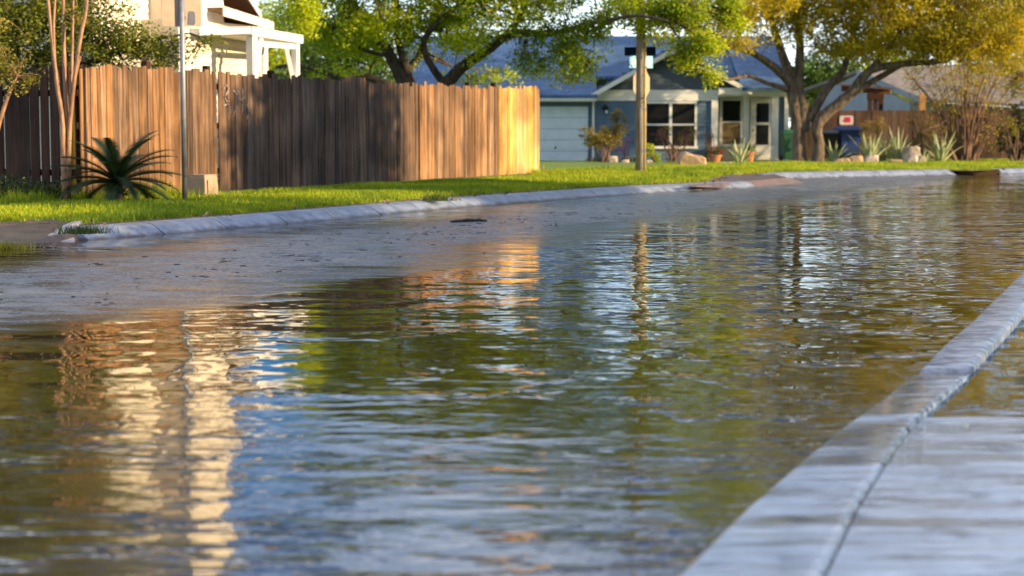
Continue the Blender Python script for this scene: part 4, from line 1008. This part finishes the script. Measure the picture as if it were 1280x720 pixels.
bush('shrub', 'olive green shrub tips in front of the double window', 850, 58.7, [(858, 168, .4, .22, 34), (832, 165, .26, .2, 20)], M['lf_gold'], 6, per=12, size=.045)
bush('shrub', 'low dark plant behind the tan boulder', 880, 57, [(882, 196, .35, .13, 22)], M['lf_dark'], 3, per=22)
bush('shrub', 'thin bare twig bush beside the left porch column', 888, 58, [(886, 172, .2, .4, 16)], M['lf_red'], 12, per=3, size=.04)
bush('shrub', 'feathery olive shrub rising behind the large pale spiky plant', 1090, 57.6, [(1084, 160, .26, .34, 40), (1100, 158, .22, .36, 36), (1091, 180, .3, .3, 24)], M['lf_gold'], 14, per=16, size=.045)
bush('shrub', 'feathery olive shrub left of the big bare twiggy bush', 1150, 58.5, [(1145, 165, .32, .6, 50), (1160, 172, .32, .5, 40), (1140, 148, .2, .4, 18)], M['lf_gold'], 16, per=14, size=.045)
bush('shrub', 'dark leafy shrub at the right edge below the trees', 1275, 58, [(1275, 175, .8, .7, 120), (1290, 150, .8, .7, 80)], M['lf_dark'], 8, per=30, size=.07, sr=.04)
bush('shrub', 'small bright leafed shrub catching light at the right edge', 1268, 56, [(1262, 152, .35, .28, 14), (1272, 166, .3, .3, 14)], M['lf_myrtle'], 5, per=12, size=.07)
bush('shrub', 'low dark shrubs along the foot of the shaded left fence', 25, 24.8, [(10, 232, .5, .14, 40), (50, 236, .35, .12, 30), (-40, 226, .5, .2, 40)], M['lf_dark'], 5, per=24, size=.04, sr=.01)

# big bare twiggy bush at right
q = P(1205, 203, 58); z = lawn_z(q.x, 58); limbs = []
for k in range(60):
    a = random.uniform(-1, 1); y0 = 58+random.uniform(-.3, .3); s_ = V(q.x+a*.3, y0, z-.05)
    top = V(q.x+a*random.uniform(1.0, 2.1), y0+random.uniform(-.8, .8), z+random.uniform(1.8, 3.8))
    m_ = s_.lerp(top, .5)+V(-a*.2, 0, .25); r = random.choice([.02, .025, .045, .055 if k < 8 else .03])
    limbs.append(([s_, s_.lerp(m_, .5)+V(random.uniform(-.06, .06), 0, 0), m_, top], [r, r*.85, r*.6, r*.2]))
cx = q.x
tree('multi_stem_tree', 'twiggy many stemmed bush with sparse yellow leaves before the right hand fence', (q.x, 58, z), limbs,
     [(cx, 58, z+2.8, 2.2, 1.3, 1.5, 900), (cx-.6, 58, z+1.2, .9, .8, .8, 50), (cx+.9, 58, z+1.0, .8, .8, .8, 60)], M['lf_oak'], M['twig'], .06, 9, .22, 260, .9, .2, secr=.022, lump=2, seg=6, stemname='stems')

# ------------------------------------------------------------------ trees
# oak on the right, in front of the porch
OY = 56.0
ob = G(1012, 205, lawn_z(P(1012, 203, OY).x, OY)); oy = OY
limbs = [lb([(1000, 206, oy), (998, 185, oy), (998, 160, oy), (992, 125, oy), (988, 100, oy)], [.32, .23, .21, .22, .22]),
         lb([(1022, 206, oy-.2), (1024, 180, oy-.2), (1021, 160, oy-.2), (1030, 145, oy-.2), (1050, 128, oy-.3), (1068, 112, oy-.4), (1088, 88, oy-.6), (1130, 80, oy-1), (1180, 76, oy-1.5), (1212, 60, oy-2), (1235, 40, oy-2.2)], [.27, .19, .19, .21, .2, .19, .15, .12, .09, .06, .03]),
         lb([(1003, 165, oy), (1004, 135, oy), (998, 105, oy), (1000, 60, oy), (994, 10, oy), (985, -60, oy)], [.22, .2, .18, .15, .12, .08]),
         lb([(1010, 150, oy), (1022, 130, oy), (1036, 108, oy+.2), (1052, 92, oy+.4), (1062, 60, oy+.5), (1075, 10, oy+.7), (1080, -70, oy+1)], [.18, .17, .15, .13, .1, .08, .05]),
         lb([(988, 102, oy), (965, 82, oy-.4), (940, 66, oy-.8), (915, 58, oy-1.2), (890, 40, oy-1.5)], [.2, .14, .11, .08, .04]),
         lb([(985, 112, oy), (962, 105, oy-.5), (935, 95, oy-1), (910, 99, oy-1.4), (885, 92, oy-1.7)], [.12, .08, .065, .05, .025]),
         lb([(990, 100, oy), (975, 60, oy+.3), (960, 10, oy+.5), (940, -60, oy+.8)], [.2, .15, .11, .06]),
         lb([(1050, 128, oy-.3), (1085, 105, oy+.4), (1120, 85, oy+.8), (1160, 60, oy+1.2), (1190, 20, oy+1.6), (1200, -40, oy+2)], [.14, .12, .1, .08, .06, .03]),
         lb([(1088, 88, oy-.6), (1110, 60, oy-.8), (1130, 35, oy-1), (1180, 20, oy-1.3), (1230, 8, oy-1.6)], [.12, .1, .08, .06, .03])]
def PB(px, py, Y, rx, ry, rz__, n): q = P(px, py, Y); return (q.x, Y, q.z, rx, ry, rz__, n)
limbs = [(p_, [r_*.84 for r_ in rs_]) for p_, rs_ in limbs]
tree('oak_tree', 'broad golden leaved oak with a forked trunk in front of the porch', (ob.x, oy, lawn_z(ob.x, oy)), limbs,
     [PB(1010, -90, oy, 3.6, 3.2, 3.2, 1100), PB(1000, -300, oy, 2.8, 2.6, 2.2, 420), PB(1120, -270, oy, 3.0, 2.6, 2.4, 420), PB(960, 10, oy-1.0, 1.8, 1.6, 1.15, 300), PB(1100, 15, oy-.5, 2.6, 2.4, 1.45, 760), PB(1200, 10, oy-1.5, 2.2, 2.0, 1.6, 640),
      PB(1150, -110, oy, 3.2, 3.0, 2.4, 520), PB(905, 30, oy-1.8, 1.2, 1.2, .9, 90), PB(1070, 55, oy+.8, 1.2, 1.0, .5, 110), PB(1160, 55, oy-1, 1.3, 1.2, .5, 120), PB(1240, 50, oy-1, 1.4, 1.2, 1.0, 260)],
     M['lf_oak'], M['bark'], .10, 30, .34, 110, .3, .35, secr=.05, thr=-.3, lump=1.3)

rb = P(1345, 205, 60)
limbs = [lb([(1345, 208, 60), (1340, 150, 60), (1330, 110, 60), (1320, 40, 60), (1310, -60, 60)], [.3, .25, .22, .16, .1]), lb([(1335, 130, 60), (1290, 100, 59), (1255, 80, 58.5), (1215, 50, 58)], [.15, .11, .08, .04]), lb([(1340, 150, 60), (1290, 145, 59.5), (1262, 130, 59)], [.1, .08, .04])]
tree('oak_tree', 'golden leaved tree leaning in from beyond the right edge', (rb.x, 60, .03), limbs,
     [PB(1330, -40, 60, 3.4, 3, 3.0, 620), PB(1270, 30, 59, 1.5, 1.4, 1.3, 320), PB(1300, -150, 60, 3, 3, 2.6, 380), PB(1290, 95, 59.3, 1.0, .9, .7, 60)], M['lf_oak'], M['bark_dark'], .10, 26, .34, 60, .3, .35, thr=-.2)
# elm behind the long fence
ey_ = 42.5
limbs = [lb([(535, 230, ey_), (532, 180, ey_), (525, 125, ey_), (503, 100, ey_), (488, 70, ey_), (466, 38, ey_), (440, 5, ey_), (410, -50, ey_)], [.34, .3, .24, .19, .17, .15, .13, .07]),
         lb([(535, 180, ey_), (548, 125, ey_-.3), (556, 108, ey_-.5), (578, 84, ey_-.8), (610, 62, ey_-1.2), (640, 42, ey_-1.6), (690, 42, ey_-2.2), (735, 30, ey_-2.8), (790, 20, ey_-3.6), (835, 26, ey_-4.4)], [.28, .24, .21, .17, .14, .12, .085, .06, .045, .025]),
         lb([(532, 150, ey_), (505, 100, ey_+.5), (520, 75, ey_+.7), (532, 50, ey_+.8), (545, 10, ey_+1), (560, -60, ey_+1.2)], [.2, .12, .1, .08, .07, .04]),
         lb([(530, 140, ey_), (470, 100, ey_+.6), (430, 100, ey_+.8), (380, 82, ey_+1), (345, 84, ey_+1.2)], [.16, .12, .1, .075, .05]),
         lb([(520, 120, ey_), (500, 60, ey_), (495, 10, ey_), (500, -80, ey_)], [.14, .11, .08, .05]),
         lb([(640, 42, ey_-1.6), (655, 10, ey_-1.7), (680, -40, ey_-1.8)], [.08, .06, .03]),
         lb([(556, 108, ey_-.5), (530, 50, ey_-.7), (590, -10, ey_-.8), (620, -70, ey_-1)], [.12, .09, .06, .03]),
         lb([(488, 70, ey_), (450, 60, ey_-.3), (400, 20, ey_-.6), (375, -20, ey_-.8)], [.07, .05, .04, .02])]
hy = 39.5
limbs += [lb([(655, 10, ey_-1.7), (690, -40, hy+1.6), (740, -50, hy+1.0), (790, -30, hy+.6), (800, 5, hy+.3), (830, 20, hy), (865, 40, hy-.2), (885, 62, hy-.3)], [.07, .075, .07, .06, .05, .04, .03, .012]),
          lb([(830, 20, hy), (850, 50, hy-.1), (868, 80, hy-.2)], [.03, .02, .01]), lb([(800, 5, hy+.3), (780, 20, hy+.3), (750, 35, hy+.3)], [.03, .025, .01]),
          lb([(740, -50, hy+1), (790, -110, hy+1), (850, -170, hy+1)], [.06, .05, .02])]
limbs = [(p_, [r_*.78 for r_ in rs_]) for p_, rs_ in limbs]
eb = P(535, 215, ey_)
tree('elm_tree', 'wide green tree whose dark limbs spread behind the long fence', (eb.x, ey_, .1), limbs,
     [PB(510, -30, ey_, 2.8, 2.4, 1.2, 1000), PB(380, 15, ey_-.8, .75, .8, .7, 90), PB(430, 30, ey_+.3, 1.0, 1.0, .7, 190), PB(480, 50, ey_+.6, 1.3, 1.1, .65, 130), PB(470, 30, ey_-1.2, 1.2, .7, .5, 110), PB(600, 50, ey_-1.5, .9, .6, .4, 60), PB(560, 25, ey_+.5, 1.3, 1.2, .6, 130),
      PB(650, 5, ey_-1.8, 1.6, 1.3, .75, 190), PB(700, 50, ey_-2.4, 1.0, .9, .5, 80), PB(650, -50, ey_-1, 2.2, 2.0, .9, 480), PB(735, -140, ey_, 2.4, 2.2, 1.3, 420), PB(590, 95, ey_+1, 1.1, .8, .3, 34), PB(715, 78, ey_-2.4, .9, .7, .4, 60), PB(665, 74, ey_-2, .6, .6, .3, 36), PB(375, 12, ey_-3, .5, .5, .55, 70),
      PB(840, 15, hy, 1.1, .9, .62, 240), PB(880, 30, hy-.2, .7, .6, .6, 110), PB(862, 62, hy-.1, .4, .4, .45, 60), PB(776, 18, hy+.3, .7, .7, .5, 90), PB(800, -60, hy+.6, 1.5, 1.2, .8, 220), PB(890, 88, hy-.2, .16, .16, .24, 14), PB(905, 20, hy, .5, .5, .6, 60), PB(740, 42, hy+.4, .5, .5, .35, 34),
      PB(570, -80, ey_, 2.6, 2.0, 1.0, 620), PB(430, -60, ey_, 1.2, 1.2, .9, 240),
      PB(860, -130, hy+1, 1.9, 1.6, 1.3, 420), PB(930, -200, hy+1.4, 1.4, 1.3, 1.2, 220), PB(430, 90, ey_+1, .8, .8, .22, 26)],
     M['lf_elm'], M['bark_dark'], .085, 24, .28, 120, .45, .5, secr=.04, thr=-.12, lump=1.4)
# crepe myrtle at left
my = 24.6
mb_ = P(82, 248, my); z = lawn_z(mb_.x, my)
limbs = [lb([(83, 250, my), (79, 190, my), (78, 150, my), (72, 110, my), (66, 60, my), (60, 0, my), (57, -40, my)], [.05, .04, .032, .028, .026, .022, .015]),
         lb([(85, 250, my+.05), (85, 180, my+.05), (82, 120, my+.05), (80, 60, my+.05), (79, -10, my), (78, -60, my)], [.045, .036, .03, .026, .022, .015]),
         lb([(84, 240, my), (88, 150, my), (93, 100, my-.05), (100, 50, my-.1), (108, 10, my-.1), (112, -40, my-.1)], [.04, .03, .028, .026, .022, .015]),
         lb([(88, 120, my), (90, 80, my+.1), (91, 20, my+.1), (93, -50, my+.1)], [.022, .02, .018, .014]),
         lb([(88, 125, my), (97, 85, my), (101, 70, my)], [.02, .015, .008]),
         lb([(70, 100, my), (67, 40, my), (70, -20, my)], [.022, .02, .015])]
tree('crape_myrtle', 'slender smooth barked tree of several stems in front of the dark fence', (mb_.x, my, z), limbs,
     [PB(70, -120, my, .9, .8, .7, 110), PB(110, -70, my, .5, .5, .4, 36), PB(95, 18, my+.2, .35, .3, .25, 12)], M['lf_myrtle'], M['bark_smooth'], .055, 22, .15, 24, .6, .3, secr=.012, seg=8, lump=3)
sy = 23.6
limbs = [lb([(-30, 262, sy), (-14, 200, sy), (0, 150, sy), (12, 115, sy), (22, 95, sy)], [.04, .035, .03, .022, .01]), lb([(0, 150, sy), (-20, 100, sy), (-40, 40, sy)], [.03, .02, .015])]
bb_ = P(-30, 262, sy)
tree('sapling', 'young tree with yellow green leaves leaning in at the left edge', (bb_.x, sy, lawn_z(bb_.x, sy)), limbs,
     [PB(18, 95, sy, .34, .3, .2, 26), PB(-20, 60, sy, .6, .5, .6, 60), PB(8, 70, sy, .22, .2, .15, 10)], M['lf_myrtle'], M['bark_smooth'], .05, 20, .12, 14, .6, .3, secr=.012, seg=7, lump=3)
# privet mass behind the dark fence
py_ = 29.5
limbs = [lb([(20, 235, py_), (25, 120, py_), (10, 40, py_), (-10, -80, py_)], [.16, .13, .1, .05]), lb([(25, 120, py_), (70, 50, py_+.2), (110, -10, py_+.4), (130, -90, py_+.4)], [.12, .09, .07, .03]), lb([(40, 100, py_), (110, 80, py_+.3), (170, 55, py_+.4), (215, 45, py_+.3)], [.08, .06, .04, .02])]
pb_ = P(20, 235, py_)
tree('privet_tree', 'dense leafy evergreen tree above the dark left fence', (pb_.x, py_, .1), limbs,
     [PB(20, 20, py_, 1.5, 1.2, 1.1, 330), PB(90, 30, py_+.3, 1.1, .9, .85, 210), PB(150, 55, py_+.4, .8, .6, .42, 100), PB(200, 62, py_+.3, .55, .45, .32, 56), PB(262, 50, py_-.1, .3, .3, .14, 8), PB(20, -110, py_, 1.7, 1.5, 1.3, 330), PB(90, -100, py_, 1.1, 1.1, 1.1, 160), PB(5, 80, py_, 1.2, .8, .5, 110), PB(-60, 0, py_+.5, 1.5, 1.4, 2.2, 240), PB(40, -250, py_, 1.9, 1.6, 1.5, 360), PB(-20, -350, py_, 1.8, 1.5, 1.2, 240)],
     M['lf_privet'], M['bark_dark'], .062, 30, .2, 60, .3, .35, thr=-.3, lump=1.8, secr=.03)
# trees on the horizon between and behind the houses
def back_tree(px, Y, h, r, lm, label):
    q = P(px, 200, Y); z = 0
    limbs = [([V(q.x, Y, z), V(q.x+.1, Y, h*.35), V(q.x, Y, h*.8)], [.3, .22, .06]), ([V(q.x+.1, Y, h*.35), V(q.x+r*.6, Y, h*.7)], [.14, .04]), ([V(q.x, Y, h*.3), V(q.x-r*.6, Y, h*.65)], [.14, .04])]
    tree('background_tree', label, (q.x, Y, 0), limbs, [(q.x, Y, h*.62, r, r*.9, h*.36, int(150*r)), (q.x+r*.5, Y-.5, h*.45, r*.7, r*.7, h*.22, int(60*r)), (q.x-r*.6, Y+.5, h*.5, r*.6, r*.6, h*.2, int(50*r))], M[lm], M['bark_dark'], .2, 24, .6, 20, .1, .3, group='trees behind the houses', thr=-.35, lump=.6)
back_tree(425, 75, 5.2, 2.4, 'lf_green', 'rounded green tree showing between the cream house and the blue roof')
back_tree(1105, 90, 5.0, 2.2, 'lf_elm', 'bright green tree glimpsed under the oak, left of the pergola')
back_tree(1035, 88, 5.0, 2.0, 'lf_green', 'green tree glimpsed through the fork of the oak trunk')
back_tree(340, 90, 7.5, 3.2, 'lf_elm', 'pale green tree behind the cream house porch roof')
# unseen trees outside the frame on the right, added to shade fence and street
def shade_tree(x, y, h, r, label, n=1.0, zc=None, rz=None):
    zc = zc or h*.62; rz = rz or h*.36
    limbs = [([V(x, y, .1), V(x, y, h*.3), V(x+.1, y, h*.8)], [.28, .22, .08]), ([V(x, y, h*.3), V(x+r*.6, y+.4, h*.65)], [.14, .04]), ([V(x, y, h*.3), V(x-r*.6, y-.5, h*.65)], [.14, .04])]
    tree('street_tree', label, (x, y, .1), limbs, [(x, y, zc, r, r, rz, int(260*n)), (x, y, zc-.5*rz, r*1.05, r*1.05, rz*.6, int(160*n))], M['lf_green'], M['bark_dark'], .2, 20, .5, 24, .1, .2, group='street trees beyond the near pavement', thr=-.25, lump=.9)
SH = [(14.6, 24.6, 8.2, 3.0, 4.0), (10.5, 3.2, 7, 3.2, 1.2), (10.8, 10.5, 7, 3.0, 1.2), (13.5, 17.2, 6.0, 2.3, 1.0), (11, -3, 8, 3.2, 1.0)]
for k, (x, y, h, r, n) in enumerate(SH):
    shade_tree(x, y, h, r, ['tall leafy tree across the street facing the long fence', 'leafy tree close beside the near pavement by the viewer', 'leafy tree by the near pavement where the kerb dips', 'smaller leafy tree between two others on the near verge', 'leafy tree standing behind the viewer on the verge'][k], n)

hb = []  # unseen row of foliage, added right of the frame to shade kerb and street
for k in range(11): hb.append((9.2-.2*k+.3, -4+1.75*k, 1.55, .95, 1.0, 1.55, 200))
for k in range(17):
    t = k/16; p = V(6.9, 14.6, 0).lerp(V(15.4, 30.0, 0), t); hb.append((p.x+.3, p.y, 1.85 if k < 6 else 1.5, .95, .95, .35*(k < 6)+ 1.55+.10*math.sin(k*2.1), 300))
tree('hedge', 'long clipped green hedge on the near side of the street', (11.2, 22.3, .1), [([V(h[0], h[1], .5) for h in hb], [.05]*len(hb))], hb, M['lf_green'], M['bark_dark'], .13, 16, .35, 10, .05, .1, thr=-9, cat='hedge', stemname='stems')
# ------------------------------------------------------------------ sago palm
sy = 24.4; q = P(147, 247, sy); z0 = lawn_z(q.x, sy)
root = thing('sago_palm', (q.x, sy, z0), 'dark green sago palm with arching fronds in front of the fence corner', 'palm')
mb = MB(); mb.tube([V(q.x, sy, z0-.05), V(q.x, sy, z0+.1), V(q.x, sy, z0+.26), V(q.x, sy, z0+.33)], [.07, .085, .075, .04], 12)
for k in range(60):
    a = random.uniform(0, 6.28); zz = random.uniform(.02, .25); p = V(q.x+.11*math.cos(a), sy+.11*math.sin(a), z0+zz); mb.tube([p, p+V(.04*math.cos(a), .04*math.sin(a), .03)], [.016, .004], 4)
mb.build('trunk', M['stick'], root)
c0 = V(q.x, sy, z0+.27); vs = []; fs = []; st2 = MB()
for k in range(38):
    an = k*2.399+random.uniform(-.15, .15); el = 1.35-1.5*(k/38)**.9+random.uniform(-.08, .08); L_ = random.uniform(.82, 1.0)
    d = V(math.cos(an), math.sin(an), 0); sd = V(-d.y, d.x, 0); pts_ = []; p = c0.copy(); e = el
    for i in range(13):
        pts_.append(p.copy()); p = p+(d*math.cos(e)+V(0, 0, math.sin(e)))*(L_/12); e -= (.055+.02*(1 if el > .7 else .4)*1.2)
    st2.tube(pts_, [.009-.0006*i for i in range(13)], 4)
    for i in range(2, 60):
        t = i/60*12; j = min(11, int(t)); pp = pts_[j].lerp(pts_[j+1], t-j); tg = (pts_[j+1]-pts_[j]).normalized()
        ll = .185*math.sin(math.pi*min(1, .12+i/60*.9))**.6+.02
        for sg in (-1, 1):
            dr_ = (sd*sg*.7+tg*.7+V(0, 0, .3)).normalized(); w_n = tg*.0095; b_ = len(vs)
            vs += [pp-w_n, pp+w_n, pp+dr_*ll+V(0, 0, -.02)]; fs.append((b_, b_+1, b_+2))
v = np.array([list(a) for a in vs], dtype=np.float32)
mk('fronds', v, np.array(fs, dtype=np.int32), M['sago'], root); st2.build('frond_stalks', M['sago'], root)

# grass tufts
def tuft(p, n, h, label, mat='tuft', sp=.12):
    X = p.x+rng.normal(size=n)*sp; Y = p.y+rng.normal(size=n)*sp*.6; hh = h*(.5+.6*rng.random(n)); a = rng.random(n)*6.28; w = .007
    ln = rng.normal(size=(n, 2))*.5*hh[:, None]
    Z = np.full(n, p.z)
    v = np.stack([np.stack([X-np.cos(a)*w, Y-np.sin(a)*w, Z], 1), np.stack([X+np.cos(a)*w, Y+np.sin(a)*w, Z], 1), np.stack([X+ln[:, 0], Y+ln[:, 1], Z+hh], 1)], 1).reshape(-1, 3).astype(np.float32)
    tag(mk('grass_tuft', v, np.arange(n*3, dtype=np.int32).reshape(-1, 3), M[mat], None, False, (p.x, p.y, p.z)), label, 'weeds', kind='stuff')
tuft(G(544, 251, .12), 260, .12, 'weeds sprouting through a joint of the far kerb')
tuft(G(103, 292, .10), 260, .11, 'green weeds in the gap beside the broken kerb end')
tuft(G(5, 311, .0), 200, .09, 'yellow grass standing in the water at the left edge', 'lf_myrtle', .14)
tuft(G(175, 240, .19), 500, .2, 'tall grass at the foot of the fence beside the palm', 'grass', .3)
tuft(G(215, 247, .19), 400, .16, 'tall grass around the foot of the thin sign pole', 'grass', .25)

# ------------------------------------------------------------------ light, sky, camera
az = V(.93, -.36, 0).normalized(); el = math.radians(13.5)
sd_ = V(az.x*math.cos(el), az.y*math.cos(el), math.sin(el))
ld = bpy.data.lights.new('sun', 'SUN'); ld.energy = 5.0; ld.angle = math.radians(.6); ld.color = (1, .73, .40)
lo = bpy.data.objects.new('sun', ld); COL.objects.link(lo); lo.rotation_euler = sd_.to_track_quat('Z', 'Y').to_euler(); lo.location = (30, -10, 20)
w = bpy.data.worlds.new('World'); S.world = w; w.use_nodes = True; nt = w.node_tree; nt.nodes.clear(); L = nt.links
sk = N(nt, 'ShaderNodeTexSky', sky_type='NISHITA'); sk.sun_disc = False; sk.sun_elevation = el; sk.sun_rotation = math.atan2(az.x, az.y)
sk.air_density = 1.0; sk.dust_density = .3; sk.ozone_density = 4.5
tc = N(nt, 'ShaderNodeTexCoord'); mp = N(nt, 'ShaderNodeMapping'); mp.inputs['Scale'].default_value = (1, 1, 3.5); L.new(tc.outputs['Generated'], mp.inputs[0])
cn = N(nt, 'ShaderNodeTexNoise', i_Scale=2.4, i_Detail=7, i_Roughness=.6); L.new(mp.outputs[0], cn.inputs['Vector'])
cr = ramp(nt, cn.outputs['Fac'], [(.51, 0.0), (.60, 1.0)])
spz = N(nt, 'ShaderNodeSeparateXYZ'); L.new(tc.outputs['Generated'], spz.inputs[0])
hi_ = N(nt, 'ShaderNodeMapRange', interpolation_type='SMOOTHSTEP'); hi_.inputs['From Min'].default_value = .17; hi_.inputs['From Max'].default_value = .42; hi_.inputs['To Min'].default_value = .12; L.new(spz.outputs[2], hi_.inputs[0])
lw_ = N(nt, 'ShaderNodeMapRange', interpolation_type='SMOOTHSTEP'); lw_.inputs['From Min'].default_value = .16; lw_.inputs['From Max'].default_value = .04; lw_.inputs['To Max'].default_value = .4; L.new(spz.outputs[2], lw_.inputs[0])
cf = N(nt, 'ShaderNodeMath', operation='MULTIPLY_ADD'); L.new(cr.outputs[0], cf.inputs[0]); L.new(hi_.outputs[0], cf.inputs[1]); L.new(lw_.outputs[0], cf.inputs[2]); cf.use_clamp = True
hs = N(nt, 'ShaderNodeHueSaturation', i_Hue=.512, i_Saturation=1.85, i_Value=.92); L.new(sk.outputs[0], hs.inputs['Color'])
cm = N(nt, 'ShaderNodeMix', data_type='RGBA'); L.new(cf.outputs[0], cm.inputs[0]); L.new(hs.outputs[0], cm.inputs[6]); cm.inputs[7].default_value = (23, 24, 25.5, 1)
bg = N(nt, 'ShaderNodeBackground'); bg.inputs[1].default_value = .08; L.new(cm.outputs[2], bg.inputs[0])
wo = N(nt, 'ShaderNodeOutputWorld'); L.new(bg.outputs[0], wo.inputs[0])

cd = bpy.data.cameras.new('camera'); cam = bpy.data.objects.new('camera', cd); COL.objects.link(cam)
cd.sensor_width = 36; cd.lens = 36*F/1280; cam.location = (0, 0, H); cam.rotation_euler = (math.pi/2-TH, 0, 0)
cd.clip_end = 4000; cd.dof.use_dof = True; cd.dof.focus_distance = 16.0; cd.dof.aperture_fstop = 2.4
S.camera = cam
S.view_settings.view_transform = 'Standard'; S.view_settings.look = 'None'; S.view_settings.gamma = 1; S.view_settings.use_curve_mapping = False
S.view_settings.exposure = 1.05
S.cycles.use_denoising = True; S.cycles.max_bounces = 6; S.cycles.transparent_max_bounces = 4; S.cycles.caustics_reflective = False; S.cycles.caustics_refractive = False
S.cycles.sample_clamp_indirect = 8
